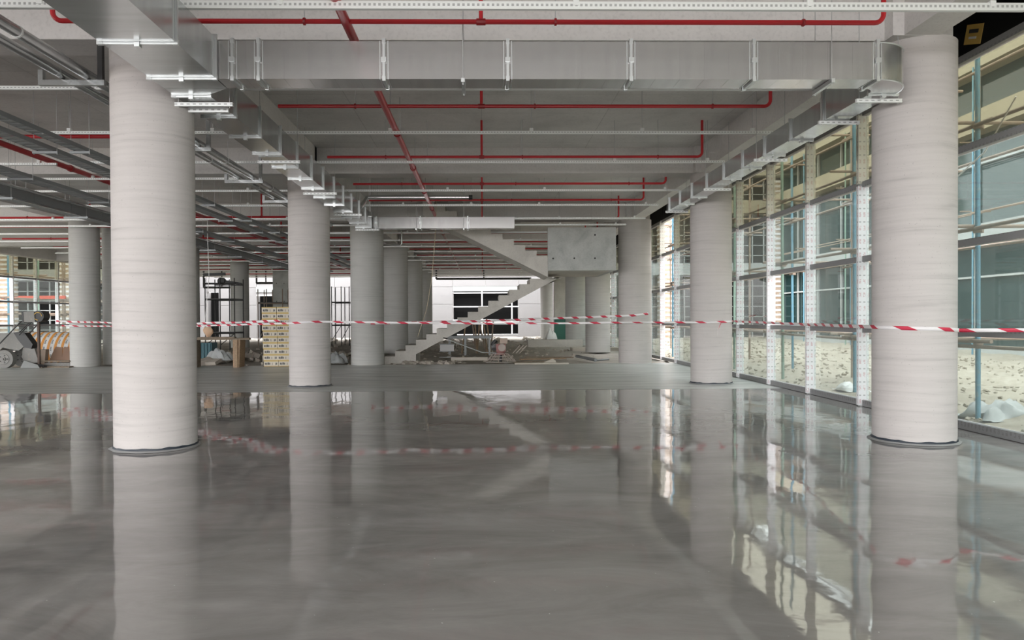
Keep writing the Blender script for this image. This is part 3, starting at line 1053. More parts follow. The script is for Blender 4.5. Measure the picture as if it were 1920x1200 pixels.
TY0, TY1 = 8.40, 8.74
def px2x(px, Y): return at(px, 120, Y).x
d2 = thing('ventilation_duct', 'wide galvanised duct crossing the hall nearest the camera', 'duct', (.8, TY0, ZD0))
fx = [px2x(p, TY0) for p in (436, 485, 720, 952, 1183, 1413, 1645)]
duct_run(d2, 'x', [LXW + .005] + fx, TY0, TY1, ZD0, ZD1, M['duct'], False)
for x in fx: ring('x', x, TY0, TY1, ZD0, ZD1).build('flange', M['flange'], d2, False)
# raised seam lines of the sheets
k = 0
for a, b_ in zip(fx[:-1], fx[1:]):
    n_ = max(2, round((b_ - a) / .27))
    for i in range(1, n_):
        x = a + (b_ - a) * i / n_
        MB().box(x - .003, x + .003, TY0 - .002, TY1, ZD0 - .002, ZD1).build('sheet_seam', M['duct'], d2, False)
for px_ in (868, 1558):
    x = px2x(px_, TY0)
    o = hanger(d2, 'x', x, TY0 - .06, TY1 + .1, ZD0 - .005, m='flange')
# elbow into the right-hand run
RX0, RX1 = 4.68, 5.0
ex = fx[-1]
Ro = RX1 - ex
b = MB()
cx_, cyy = ex, TY0 + Ro
nn = 14
outer = [(cx_ + Ro * math.sin(t), cyy - Ro * math.cos(t)) for t in [math.pi / 2 * i / nn for i in range(nn + 1)]]
Ri = max(.02, Ro - (TY1 - TY0))
inner = [(cx_ + Ri * math.sin(t), cyy - Ri * math.cos(t)) for t in [math.pi / 2 * i / nn for i in range(nn + 1)]]
k = 0
for (o_, i_) in zip(outer, inner):
    b.v += [(o_[0], o_[1], ZD0), (o_[0], o_[1], ZD1), (i_[0], i_[1], ZD0), (i_[0], i_[1], ZD1)]
for i in range(nn):
    q = 4 * i
    b.f += [(q, q + 4, q + 5, q + 1), (q + 2, q + 3, q + 7, q + 6), (q, q + 2, q + 6, q + 4), (q + 1, q + 5, q + 7, q + 3)]
b.f += [(0, 1, 3, 2), (4 * nn, 4 * nn + 2, 4 * nn + 3, 4 * nn + 1)]
b.build('elbow', M['duct'], d2)
for zz in (ZD0, ZD1):
    b = MB()
    b.tube([(p[0], p[1], zz) for p in outer], .008, 6)
    b.build('elbow_seam', M['flange'], d2)
ye = cyy
d3 = thing('ventilation_duct', 'slim galvanised duct running back beside the glass wall', 'duct', (4.84, 12, ZD0))
duct_run(d3, 'y', [ye + .02, 10.15], RX0, RX1, ZD0, ZD1, M['duct_long'])
ZR1 = 4.56
duct_run(d3, 'y', [10.19, 11.25, 12.3, 13.35, 14.4, 15.5, 16.6, 17.6, 18.6], RX0, RX1, ZD0, ZR1, M['duct_long'])
for p in (ye + .12, 10.05, 12.45, 15.3, 18.5):
    hanger(d3, 'y', p, RX0 - .12, RX1 + .12, ZD0 - .035)
d4 = thing('ventilation_duct', 'short open-ended duct crossing in front of the staircase', 'duct', (-1, 22.2, ZD0))
x4 = [at(p, 420, 22.2).x for p in (705, 788, 877, 965)]
duct_run(d4, 'x', [LX0] + x4, 22.2, 22.55, ZD0, 4.6, M['duct'], False)
for x in x4[:-1]: ring('x', x, 22.2, 22.55, ZD0, 4.6).build('flange', M['flange'], d4, False)
for a, b_ in zip(x4[:-1], x4[1:]):
    for i in range(1, 6):
        x = a + (b_ - a) * i / 6
        MB().box(x - .004, x + .004, 22.195, 22.55, ZD0, 4.6).build('sheet_seam', M['duct'], d4, False)
for x in x4[:-1]: hanger(d4, 'x', x - .12, 22.15, 22.62, ZD0 - .005, m='flange')
d5 = thing('ventilation_duct', 'dim slim duct running through the dark left bay', 'duct', (-10.2, 20, 4.2))
duct_run(d5, 'y', [8 + 1.5 * i for i in range(24)], -10.4, -10.05, 4.22, 4.45, M['tray'], False)
MB().box(-10.06, -10.02, 8, 42, 4.2, 4.24).build('edge_angle', M['pipe'], d5, False)
for y in range(10, 40, 3): hanger(d5, 'y', y, -10.5, -9.9, 4.2, m='tray')
t = thing('steel_pipe', 'thin bare pipe high in the dark left bay', 'pipe', (-9.9, 20, 4.45))
MB().cyl((-9.85, 6, 4.42), (-9.85, 44, 4.42), .035, 10).build('pipe', M['pipe'], t)
for y in range(8, 44, 4):
    MB().cyl((-9.85, y, 4.44), (-9.85, y, 5.6), .006, 6).build('rod', M['rod'], t)

# ================================================================== SLOTTED RAILS ACROSS THE BAYS
rails = [(7.62, -9.0, 5.62, .075), (10.3, -20, 5.0, .045), (12.75, -7.4, 5.0, .045), (15.15, -8.2, 4.95, .045), (15.3, -20, -8.6, .045), (16.9, -20, -5.35, .045),
         (18.5, -20, 4.9, .045), (20.9, -20, 4.95, .045), (23.7, -20, 5.2, .05), (25.35, -20, 4.9, .05)] + [(27.6 + 2.6 * k, -20, 4.9, .05) for k in range(12)]
rr = random.Random(21)
for i, (Y, xa, xb, h_) in enumerate(rails):
    where = ('first' if i == 0 else ORD[i] if i < len(ORD) else str(i))
    lab = f'white slotted ceiling rail crossing the hall, {where} from the camera'
    if (Y, xa) == (15.3, -20): lab = 'short white slotted rail in the left bay beneath the cable trays'
    t = thing('ceiling_rail', lab, 'rail', ((xa + xb) / 2, Y, 4.74))
    MB().box(xa, xb, Y, Y + .045, 4.735, 4.735 + h_).build('channel', M['slot'], t, False)
    MB().box(xa, xb, Y - .001, Y + .047, 4.735 - .004, 4.735 + .004).build('channel_lip', M['rail'], t, False)
    x = xb - .35
    while x > max(xa, -14):
        MB().cyl((x, Y + .02, 4.79), (x, Y + .02, 5.6), .0055, 6).build('rod', M['rod'], t)
        MB().rbox((x, Y + .02, 4.80), .06, .06, .06).build('clamp', M['rail'], t, False)
        x -= rr.choice([1.9, 2.4, 3.0])

# ================================================================== RED SPRINKLER PIPES
ZP = 4.845
def red_main(label, X, y0, y1, r=.052, m='red'):
    t = thing('sprinkler_pipe', label, 'pipe', (X, y0, ZP))
    MB().cyl((X, y0, ZP), (X, y1, ZP), r, 14).build('pipe', M[m], t)
    y = y0 + 1.2
    while y < y1:
        MB().cyl((X, y - .035, ZP), (X, y + .035, ZP), r * 1.3, 14).build('coupling', M['red_dark'], t)
        MB().cyl((X, y + .4, ZP), (X, y + .4, 5.6), .006, 6).build('rod', M['rod'], t)
        y += 3.0
    return t
red_main('thick red sprinkler main running back along the middle bay', -1.48, 3.0, 23.5)
red_main('pale pinkish pipe continuing back beyond the staircase', -1.5, 27.5, 50, .045, 'pinkpipe') if 'pinkpipe' in M else None
red_main('thick red sprinkler main running back through the left bay', -8.8, 3.0, 55, .055)
def arc(c, a, b, r, n_=6):
    """quarter bend from direction a to direction b starting at c"""
    a, b = Vector(a), Vector(b)
    o = Vector(c) + b * r
    return [o - b * r * math.cos(t) + a * r * math.sin(t) for t in [math.pi / 2 * i / n_ for i in range(n_ + 1)]]
def branch(label, Y, xa, xb, drops, r=.027, up_a=True, up_b=True, z=ZP):
    t = thing('sprinkler_branch', label, 'pipe', ((xa + xb) / 2, Y, z))
    pts = []
    zt = 5.58
    if up_a:
        pts += [Vector((xa, Y, zt))] + arc((xa, Y, z + .1), (0, 0, -1), (1, 0, 0), .1)
    else: pts.append(Vector((xa, Y, z)))
    if up_b:
        pts += arc((xb - .1, Y, z), (1, 0, 0), (0, 0, 1), .1) + [Vector((xb, Y, zt))]
    else: pts.append(Vector((xb, Y, z)))
    MB().tube(pts, r, 10).build('pipe', M['red'], t)
    for x in drops:
        MB().cyl((x, Y, z), (x, Y, zt), r * .85, 10).build('riser', M['red'], t)
        MB().cyl((x - .05, Y, z), (x + .05, Y, z), r * 1.35, 10).build('tee_fitting', M['red_dark'], t)
    x = xb - .9
    while x > xa + .3:
        MB().cyl((x - .012, Y, z), (x + .012, Y, z), r * 1.5, 10).build('pipe_clamp', M['red_dark'], t)
        MB().cyl((x, Y, z), (x, Y, 5.6), .005, 6).build('rod', M['rod'], t)
        x -= 2.75
    return t
BY = [8.24, 11.5, 15.1, 18.1, 20.6, 24.4]
for i, Y in enumerate(BY):
    branch(f'red sprinkler branch crossing the middle bay, {ORD[i]} from the camera', Y, -4.65 if i == 0 else -3.1, 4.47, (0,), up_a=(i == 0), z=ZP)
for i, Y in enumerate([28.5, 31.8, 35, 38.4, 41.5, 45.5, 49, 52.5]):
    branch(f'red sprinkler branch beyond the staircase, {ORD[i]} one behind it', Y, -3.4, 4.4, (0,), up_a=False)
for i, Y in enumerate([13.4, 23.9, 26.2, 30, 33.5, 37, 41, 45, 49, 53.5]):
    branch(f'red sprinkler branch crossing the left bay, {ORD[i]} from the camera', Y, -19 if i else -13, -5.2, (-12.4, -7.0) if i else (), r=.034, up_a=False, up_b=False, z=ZP)

# ================================================================== STEEL PIPES ON TRESTLES
t = None
for i, (x, r, y1) in enumerate(((-4.83, .062, 24), (-5.13, .055, 24))):
    t = thing('steel_pipe', ['thick bare steel pipe beside the left column heads', 'thinner bare steel pipe beside the thick one on the left'][i], 'pipe', (x, 12, 4.6))
    MB().cyl((x, 3, 4.6), (x, y1, 4.6), r, 16).build('pipe', M['pipe'], t)
    for y in (7.9, 11.2, 14.2, 17.2, 20.4):
        MB().cyl((x, y - .012, 4.6), (x, y + .012, 4.6), r * 1.1, 16).build('joint_band', M['rail'], t)
for i, y in enumerate((9.3, 12.9, 15.9, 18.6, 21.4)):
    t = thing('pipe_trestle', f'steel channel trestle holding the pair of bare pipes, {ORD[i]} from the camera', 'bracket', (-5, y, 4.5))
    MB().box(-5.42, -4.62, y - .03, y + .03, 4.47, 4.535).build('channel', M['pipe'], t, False)
    MB().box(-5.42, -5.36, y - .03, y + .03, 4.535, 4.66).build('upright', M['pipe'], t, False)
    MB().box(-4.7, -4.64, y - .03, y + .03, 4.535, 5.6).build('post', M['dark_steel'] if i == 0 else M['pipe'], t, False)
# foil pipe in front of the staircase bay
pA, pB, pC = at(676, 388, 20.0), at(688, 371, 20.4), at(879, 370, 20.4)
t = thing('foil_pipe', 'shiny foil wrapped pipe with elbow above the short duct', 'pipe', pB)
MB().tube([pA, pA + (pB - pA) * .7, pB, pB + Vector((.12, 0, .01)), pC], .06, 12).build('pipe', M['silver'], t)
MB().cyl(pC, pC + Vector((.1, 0, 0)), .065, 12).build('end_cap', M['dark_steel'], t)
pD = at(693.5, 403, 21.0)
t = thing('drop_pipe', 'short white vertical pipe with rounded end beside the foil pipe', 'pipe', pD)
MB().cyl(pD, pD + Vector((0, 0, 1.2)), .025, 10).build('pipe', M['white'], t)
MB().cyl(pD + Vector((0, 0, -.04)), pD + Vector((0, 0, .09)), .055, 10, .03).build('end_cap', M['silver'], t)
pE = at(753, 460, 27.5)
t = thing('drop_pipe', 'small vertical pipe dropping beyond the staircase column', 'pipe', pE)
MB().tube([pE + Vector((-.7, 0, 0)), pE + Vector((-.05, 0, 0)), pE + Vector((0, 0, .06)), pE + Vector((0, 0, .5))], .03, 10).build('pipe', M['silver'], t)
# cable trays in the left bay
def tray(label, x0_, x1_, z, y0_, y1_, step=1.5):
    t = thing('cable_tray', label, 'cable tray', ((x0_ + x1_) / 2, y0_, z))
    for x in (x0_, x1_):
        MB().box(x - .008, x + .008, y0_, y1_, z, z + .07).build('side_rail', M['tray'], t, False)
    b = MB()
    y = y0_
    while y < y1_:
        b.box(x0_, x1_, y, y + .14, z, z + .012)
        y += .2
    o = b.build('rungs', M['tray'], t, False)
    o['kind'] = 'stuff'
    y = y0_ + 1
    while y < min(y1_, 30):
        h_ = MB().box(x0_ - .08, x1_ + .08, y - .02, y + .02, z - .045, z - .003).build('tray_support', M['tray'], t, False)
        for x in (x0_ - .06, x1_ + .06):
            MB().cyl((x, y, z - .06), (x, y, 5.6), .006, 6).build('rod', M['rod'], h_)
        y += 3
tray('grey cable tray in the left bay, nearer the columns', -6.99, -6.80, 4.5, 3, 45)
tray('grey cable tray in the left bay beside the red main', -7.62, -7.35, 4.5, 3, 45)
tray('grey cable tray in the left bay above the dim wide duct', -9.3, -8.95, 4.42, 8, 45)

# ================================================================== WARNING TAPES
def ribbon(name, pts, w_, label, cat='tape', twist=0.0):
    P_ = []
    for a, b in zip(pts[:-1], pts[1:]):
        a, b = Vector(a), Vector(b)
        n_ = max(2, int((b - a).length / .25))
        for i in range(n_):
            P_.append(a.lerp(b, i / n_))
    P_.append(Vector(pts[-1]))
    b = MB()
    b.uv = []
    u = 0
    for i, p in enumerate(P_):
        if i: u += (p - P_[i - 1]).length
        tw = twist * noise.noise(Vector((u * .5, 3, len(pts))))
        h_ = w_ / 2 * math.cos(tw)
        d = (P_[min(i + 1, len(P_) - 1)] - P_[max(i - 1, 0)]).normalized()
        sd = Vector((-d.y, d.x, 0)) * (w_ / 2 * math.sin(tw))
        q = p + Vector((0, 0, .008 * noise.noise(Vector((u, 0, 7)))))
        b.v += [tuple(q - Vector((0, 0, h_)) - sd), tuple(q + Vector((0, 0, h_)) + sd)]
        b.uv += [(u, 0), (u, 1)]
    for i in range(len(P_) - 1):
        b.f.append((2 * i, 2 * i + 2, 2 * i + 3, 2 * i + 1))
    o = b.build(name, M['tape'])
    md = o.modifiers.new('thickness', 'SOLIDIFY'); md.thickness = .0015
    return tag(o, label, cat)
def wrap(cx, cy_, r, a0, a1, z0, z1, n_=14):
    return [Vector((cx + math.cos(a0 + (a1 - a0) * i / n_) * r, cy_ + math.sin(a0 + (a1 - a0) * i / n_) * r, z0 + (z1 - z0) * i / n_)) for i in range(n_ + 1)]
pi = math.pi
rc = r0 + .012
ribbon('warning_tape', [(-14.3, 25.66, 1.42), (-13.5, 25.5, 1.40), (-9, 21.6, 1.40)] + wrap(-4.117, ROWS[1], rc, -pi * .83, -pi * .30, 1.50, 1.53)
       + [Vector((0, 17.40, 1.47))] + wrap(5.50, ROWS[1], rc, -pi * .70, -pi * .02, 1.47, 1.49) + [Vector((5.45, 13.4, 1.45)) + Vector((.35, 0, 0))]
       + wrap(5.53, ROWS[0], rc, -pi * 1.0, -pi * .12, 1.45, 1.41, 20) + [Vector((6.60, 8.9, 1.41))], .048,
       'red and white striped tape tied from column to column across the hall', twist=1.2)
ribbon('warning_tape', [(-4.04 + .2, 25.69, 1.44), (0, 25.62, 1.50)] + wrap(5.38, ROWS[2], r1 + .012, -pi * .62, -pi * .28, 1.66, 1.72), .075,
       'red and white striped tape strung higher in front of the staircase', twist=.5)
ribbon('warning_tape', [(-14.45, 25.60, 1.58), (-13.7, 25.4, 1.55), (-9, 21.5, 1.46), (-4.75, 17.6, 1.56)], .06,
       'loose striped tape sagging towards the mortar machine', twist=1.3)
# knot ends hanging from the right column
k1 = wrap(5.50, ROWS[1], r0 + .03, -pi * .45, -pi * .40, 1.45, 1.45, 1)[0]
ribbon('warning_tape', [k1, k1 + Vector((-.08, -.01, -.14)), k1 + Vector((-.09, -.01, -.28))], .03, 'short loose tape end hanging from the knot on a column')
p = at(1290, 620, 19.0)
ribbon('warning_tape', [(6.66, 21.0, 1.40), (6.64, 21.0, 1.2), (6.65, 21.02, 1.0)], .05, 'short red tape scrap hanging on the glass wall')

# ================================================================== CLUTTER
# carton stack
Yc = 25.15
xa = at(493, 680, Yc).x
xb = xa + .98
zb = 0.03
lay = .2
palt = thing('pallet', 'thin timber pallet beneath the stack of cartons', 'pallet', (xa + .5, Yc + .4, 0))
for yy in (Yc + .05, Yc + .4, Yc + .75):
    MB().box(xa, xb, yy - .05, yy + .05, 0, .018).build('board', M['plank'], palt, False)
me_b = MB().box(-.242, .242, 0, .8, 0, .197).mesh('body', M['carton_body'], False)
me_t1 = MB().box(-.2425, .2425, -.002, .802, .160, .198).mesh('printed_band', M['carton_band'], False)
me_t2 = MB().box(-.2425, .2425, -.002, .802, -.001, .022).mesh('printed_band', M['carton_band'], False)
lb = MB()
for (a, b) in ((-.20, -.16), (-.15, -.13), (-.12, -.07), (-.06, -.03), (.03, .045), (.14, .16), (.17, .20)):
    lb.box(a, b, -.004, 0, .055 if (b - a) > .025 else .045, .12 + (.012 if (b - a) > .045 else 0))
me_l = lb.mesh('print_block', M['print_ink'] if 'print_ink' in M else M['tray'], False)
rr = random.Random(5)
for i in range(10):
    for j in range(2):
        lx = xa + .245 + j * .49 + rr.uniform(-.012, .012) - (.03 if i > 5 else 0) + (.02 if i == 0 else 0)
        side = 'outer' if j == 0 else 'inner'
        t = thing('carton', f'white and yellow printed carton, {side} one of the {ORD[i]} layer from the floor', 'carton', (lx, Yc + rr.uniform(0, .03), .019 + i * .199), group='cartons stacked beside the column')
        for nm, me in (('body', me_b), ('printed_band', me_t1), ('printed_band', me_t2), ('print_block', me_l)):
            c = bpy.data.objects.new(nm, me); COL.objects.link(c); c.parent = t
# workbench
Yb = 25.0
wa, wb_ = at(352, 634, Yb), at(467, 634, Yb)
wt_ = thing('workbench', 'rough timber workbench of stacked planks on plank legs', 'workbench', ((wa.x + wb_.x) / 2, Yb + .3, 0))
zt = wa.z
for i, (yy, dz) in enumerate(((Yb, 0), (Yb + .22, .015), (Yb + .44, -.005))):
    MB().box(wa.x + .05 * i, wb_.x - .07 * i, yy, yy + .2, zt - .07 + dz, zt - .02 + dz).build('plank', M['plank'], wt_, False)
MB().box(wa.x + .3, wb_.x - .5, Yb + .05, Yb + .25, zt - .018, zt + .03).build('plank', M['plank'], wt_, False)
lx = at(444, 660, Yb).x
MB().box(lx - .13, lx + .02, Yb, Yb + .05, 0, zt - .07).build('leg', M['wood'], wt_, False)
MB().quadbox([(lx + .02, Yb + .05, 0), (lx + .06, Yb + .05, 0), (lx + .06, Yb + .6, 0), (lx + .02, Yb + .6, 0), (lx + .02, Yb + .05, zt - .07), (lx + .10, Yb + .05, zt - .07), (lx + .10, Yb + .6, zt - .07), (lx + .02, Yb + .6, zt - .07)]).build('leg', M['wood'], wt_, False)
MB().box(wa.x + .1, wa.x + .22, Yb, Yb + .55, 0, zt - .07).build('leg', M['plank'], wt_, False)
# small bag on bench
p = at(390, 628, Yb + .2)
b = MB()
for j in range(9):
    v = j / 8
    for i in range(12):
        a = 2 * pi * i / 12
        rr_ = (.04 + .11 * math.sin(v * 2.4 + .1)) * (1 + .2 * math.sin(3 * a + v * 4))
        b.v.append((p.x + rr_ * math.cos(a), Yb + .22 + rr_ * math.sin(a) * .7, zt + .03 + v * .33))
for j in range(8):
    for i in range(12):
        q = (i + 1) % 12
        b.f.append((j * 12 + i, j * 12 + q, (j + 1) * 12 + q, (j + 1) * 12 + i))
b.f.append(tuple(range(12))[::-1]); b.f.append(tuple(range(96, 108)))
tag(b.build('bag', mat('pale_orange_bag', (.75, .50, .33, 1), .6)), 'pale orange plastic bag standing on the timber workbench', 'bag')
# teal ribbed crates under the bench behind
p = at(372, 672, 28.5)
t = thing('plastic_crate_stack', 'dark teal ribbed plastic crate behind the workbench', 'crate', (p.x, 28.5, 0))
MB().box(p.x - .3, p.x + .5, 28.5, 29.1, -.02, .72).build('body', M['teal'], t, False)
for i in range(7):
    MB().box(p.x - .3 + .12 * i, p.x - .26 + .12 * i, 28.46, 28.5, .02, .70).build('rib', M['teal'], t, False)
# inner frame scaffold (black) near the rear left
scx = [at(p_, 600, 40).x for p_ in (383, 396, 412, 446)]
def frame_scaffold(label, xs, y, depth, h, lifts, m):
    t = thing('frame_scaffold', label, 'scaffolding', (xs[0], y, 0))
    for x in xs:
        for yy in (y, y + depth):
            MB().cyl((x, yy, -.05), (x, yy, h), .028, 8).build('standard', m, t)
    for z in lifts:
        for yy in (y, y + depth):
            MB().cyl((xs[0], yy, z), (xs[-1], yy, z), .025, 8).build('ledger', m, t)
        MB().box(xs[0], xs[-1], y, y + depth, z + .03, z + .07).build('deck_board', M['dark_steel'], t, False)
    for a, b in zip(xs[:-1], xs[1:]):
        MB().cyl((a, y - .03, .3), (b, y - .03, lifts[0]), .02, 8).build('brace', m, t)
    return t
fs = frame_scaffold('black frame scaffold standing behind the workbench', [at(q, 600, 38).x for q in (385, 413, 440)], 38, 1.4, 3.7, [.9, 2.6, 3.4], M['dark_steel'])
p = at(414, 527, 38)
MB().cyl((p.x, 38, p.z), (p.x, 38.3, p.z), .18, 16).build('motor_housing', M['dark_steel'], fs)
MB().bar((p.x, 38.1, p.z + .03), (p.x + 1.0, 38.1, p.z - .15), .08, .12).build('hoist_arm', M['dark_steel'], fs, False)
MB().bar((p.x - .9, 38.1, p.z + .33), (p.x + .2, 38.1, p.z + .36), .1, .14).build('hoist_beam', M['dark_steel'], fs, False)
frame_scaffold('rusty frame scaffold standing behind the carton stack', [at(q, 600, 42).x for q in (484, 500, 530)], 42, 1.2, 3.3, [1.4, 2.5], M['rust'])
frame_scaffold('pale narrow frame scaffold in front of the rear wall', [at(q, 600, 46).x for q in (622, 640, 655)], 46, 1.2, 3.6, [1.2, 2.6], M['dark_steel'])
stones('debris', 160, (-13, -4.8), (26.6, 34), .02, .08, .34, M['debris'], 'pale broken debris behind the workbench and cartons', 15)
crumple('plastic_sheet', at(630, 675, 27).x, 27.2, 0, .42, .35, .42, M['poly'], 'crumpled grey plastic sheet heaped between two left columns', 'sheet', 2.2)
crumple('plastic_sheet', at(410, 655, 27.5).x, 27.6, .1, .6, .3, .45, M['poly'], 'crumpled grey plastic sheet heaped under the workbench', 'sheet', 6.2)

# mortar machine
Ym = 25.6
def mm(px, py, dy=0): return at(px, py, Ym + dy)
t = thing('mortar_machine', 'mortar-caked wheeled mixing machine with tilted head box', 'machine', (mm(10, 690).x, Ym + .4, 0))
wc_ = mm(11, 673)
wr_ = wc_.z
def wheel(cy__, nm='wheel'):
    o = MB().cyl((wc_.x, cy__ - .11, wr_), (wc_.x, cy__ + .11, wr_), wr_, 36).build(nm, M['rubber'], t)
    b = MB()
    for rr1, rr2, yy1, yy2 in ((wr_ * .62, wr_ * .58, -.112, -.125), (wr_ * .30, wr_ * .24, -.12, -.15), (wr_ * .12, wr_ * .1, -.14, -.19)):
        b.cyl((wc_.x, cy__ + yy1, wr_), (wc_.x, cy__ + yy2, wr_), rr1, 28, rr2)
    b.build('rim', M['mortar'], o)
    for k_ in range(5):
        a = 2 * pi * k_ / 5
        MB().cyl((wc_.x + math.cos(a) * wr_ * .42, cy__ - .118, wr_ + math.sin(a) * wr_ * .42), (wc_.x + math.cos(a) * wr_ * .42, cy__ - .135, wr_ + math.sin(a) * wr_ * .42), .022, 8).build('wheel_nut', M['dark_steel'], o)
wheel(Ym)
wheel(Ym + .95)
def polyY(pts, y0_, y1_, nm, m, **k_):
    return MB().extrude([(mm(a, b).x, mm(a, b).z) for a, b in pts], y0_, y1_).build(nm, m, t, False, **k_)
polyY([(-60, 690), (-60, 640), (-20, 625), (2, 625), (24, 623), (40, 650), (30, 658), (0, 652), (-30, 680)], Ym + .14, Ym + .62, 'tub', M['mortar'])
polyY([(22, 624), (42, 624), (58, 646), (55, 654), (42, 652), (30, 637)], Ym + .10, Ym + .42, 'chute', M['dark_steel'])
polyY([(36, 652), (58, 654), (66, 680), (46, 684), (34, 672)], Ym + .2, Ym + .5, 'engine_block', M['mortar'])
polyY([(48, 656), (76, 656), (74, 682), (60, 684)], Ym + .3, Ym + .5, 'side_panel', M['rust'])
p0, p1 = mm(69, 685), mm(70, 590)
MB().box(p0.x - .035, p0.x + .035, Ym + .1, Ym + .17, 0, p1.z).build('post', M['post_rust'], t, False)
polyY([(44, 585), (65, 584), (67, 604), (46, 604)], Ym - .05, Ym + .4, 'head_box', M['mortar'])
polyY([(42, 584), (45, 584), (47, 605), (44, 605)], Ym - .06, Ym + .41, 'head_frame', M['dark_plastic'])
c = mm(72, 593)
MB().cyl((c.x, Ym - .02, c.z), (c.x, Ym + .35, c.z), .19, 24).build('fan_guard', M['dark_plastic'], t)
MB().tube([(c.x + .13 * math.cos(a), Ym - .035, c.z + .13 * math.sin(a)) for a in [2 * pi * i / 16 for i in range(13)]], .012, 6).build('hose', M['yellow'], t)
for dy in (.0, .5):
    a_, b_, c_, d_ = mm(-4, 648), mm(40, 602), mm(60, 602), mm(36, 628)
    MB().tube([(a_.x, Ym + dy, a_.z), (b_.x, Ym + dy, b_.z), (c_.x, Ym + dy, c_.z), (d_.x, Ym + dy, d_.z)], .022, 8).build('handle', M['dark_steel'], t)
MB().bar((p0.x - .3, Ym + .3, .12), (p0.x + .35, Ym - .1, .05), .1, .06).build('drawbar', M['dark_steel'], t, False)
# wrapped roll
Yr = 28.6
rc_ = at(95, 645, Yr)
xr0, xr1 = at(30, 645, Yr).x, at(139, 645, Yr).x
rad = .60
t = thing('wrapped_roll', 'big lying roll wrapped in white and orange printed film', 'roll', ((xr0 + xr1) / 2, Yr + rad, 0))
zc = rad - .04
MB().cyl((xr0, Yr + rad, zc), (xr1, Yr + rad, zc), rad, 40).build('roll_body', M['label_white'], t)
x = xr0 + .1
i = 0
while x < xr1 - .15:
    # leaning printed bands round the roll
    b = MB()
    n_ = 40
    for s_ in (0, 1):
        for q in range(n_):
            a = 2 * pi * q / n_
            b.v.append((x + s_ * .10 + .10 * math.sin(a), Yr + rad + math.cos(a) * (rad + .006), zc + math.sin(a) * (rad + .006)))
    for q in range(n_):
        w2 = (q + 1) % n_
        b.f.append((q, w2, n_ + w2, n_ + q))
    b.build('orange_band', M['orange'], t)
    b = MB()
    for a in (2.2, 2.65, 3.1, 3.6):
        for s_ in range(3):
            aa = a + s_ * .09
            b.rbox((x + .155 + .10 * math.sin(aa), Yr + rad + math.cos(aa) * (rad + .004), zc + math.sin(aa) * (rad + .004)), .05, .004, .035, rx=0)
    b.build('print_block', M['print_ink'], t, False)
    x += .262
    i += 1
# cardboard, bag, planks near roll
def slab_piece(name, quad, Y, dY, th, m, label, cat):
    """leaning flat piece whose near face follows four world points"""
    b = MB()
    P_ = [at(a, c_, Y + d) for (a, c_, d) in quad]
    q = [p + Vector((0, th, 0)) for p in P_]
    for p_ in P_ + q:
        p_.z = max(p_.z, .004)
    b.quadbox(P_ + q)
    return tag(b.build(name, m, None, False), label, cat)
slab_piece('cardboard_box', [(92, 676, 0), (116, 677, 0), (117, 651, .35), (104, 650, .35)], 26.6, .3, .02, M['card'], 'opened flat cardboard box leaning on the wrapped roll, torn flap up', 'box')
slab_piece('cardboard_box', [(115, 679.5, 0), (133, 679, .1), (128, 650, .4), (119, 652, .35)], 26.55, .3, .02, M['card'], 'opened flat cardboard box leaning right behind the first one', 'box')
crumple('paper_bag', at(106, 674, 26.2).x, 26.2, 0, .16, .14, .16, M['poly_white'], 'crumpled white paper bag in front of the cardboard', 'bag', 3.3)
slab_piece('plastic_sheet', [(38, 690, 0), (74, 690, 0), (70, 684, .2), (45, 676, .5)], 25.2, .3, .03, M['poly'], 'grey stiff sheet lying beside the machine wheel', 'sheet')
for (pa, pb, Y, nm) in (((78, 677), (134, 677), 26.0, 'upper'), ((84, 688), (134, 684), 25.7, 'lower')):
    a, b_ = at(*pa, Y), at(*pb, Y)
    a.z = b_.z = max(a.z, .02)
    o = MB().bar(a, b_, .28, .04).build('plank', M['plank'], None, False)
    tag(o, f'dusty plank lying by the cardboard boxes, {nm} of two', 'plank')
a, b_ = at(84, 683, 26.0), at(134, 681, 26.0)
tag(MB().box(a.x, b_.x, 25.95, 26.3, 0, .14).build('timber_crate', M['mortar'], None, False), 'low mortar stained crate beside the round column', 'crate')

# ---- power trowel
Yp = 25.9
def pp(px, py, d=0): return at(px, py, Yp + d)
base = pp(942, 681)
t = thing('power_trowel', 'power trowel with round guard cage, small engine and long handle', 'power trowel', (base.x, Yp + .5, 0))
gx = (pp(910, 680).x + pp(969, 680).x) / 2
R1_, R2_ = (pp(969, 680).x - pp(910, 680).x) / 2, (pp(952, 664).x - pp(924, 664).x) / 2
z1_, z2_ = .06, .34
yc_ = Yp + R1_
for rr_, zz in ((R1_, z1_), (R1_ * .84, z1_ + .10), ((R1_ + R2_) / 2 * .92, z1_ + .19), (R2_, z2_)):
    MB().tube([(gx + rr_ * math.cos(a), yc_ + rr_ * math.sin(a), zz) for a in [2 * pi * i / 28 for i in range(29)]], .013, 6).build('guard_ring', M['mortar_pale'], t)
for k_ in range(10):
    a = 2 * pi * k_ / 10 + .15
    MB().cyl((gx + R1_ * math.cos(a), yc_ + R1_ * math.sin(a), z1_), (gx + R2_ * math.cos(a), yc_ + R2_ * math.sin(a), z2_), .013, 6).build('guard_bar', M['mortar_pale'], t)
for k_ in range(4):
    a = pi / 2 * k_ + .4
    MB().rbox((gx + .3 * math.cos(a), yc_ + .3 * math.sin(a), .035), .5, .15, .012, a).build('trowel_blade', M['tray'], t, False)
MB().cyl((gx, yc_, .02), (gx, yc_, .36), .05, 12).build('spindle', M['dark_steel'], t)
MB().cyl((gx, yc_, .30), (gx, yc_, .42), .2, 20, .14).build('gearbox', M['pink'], t)
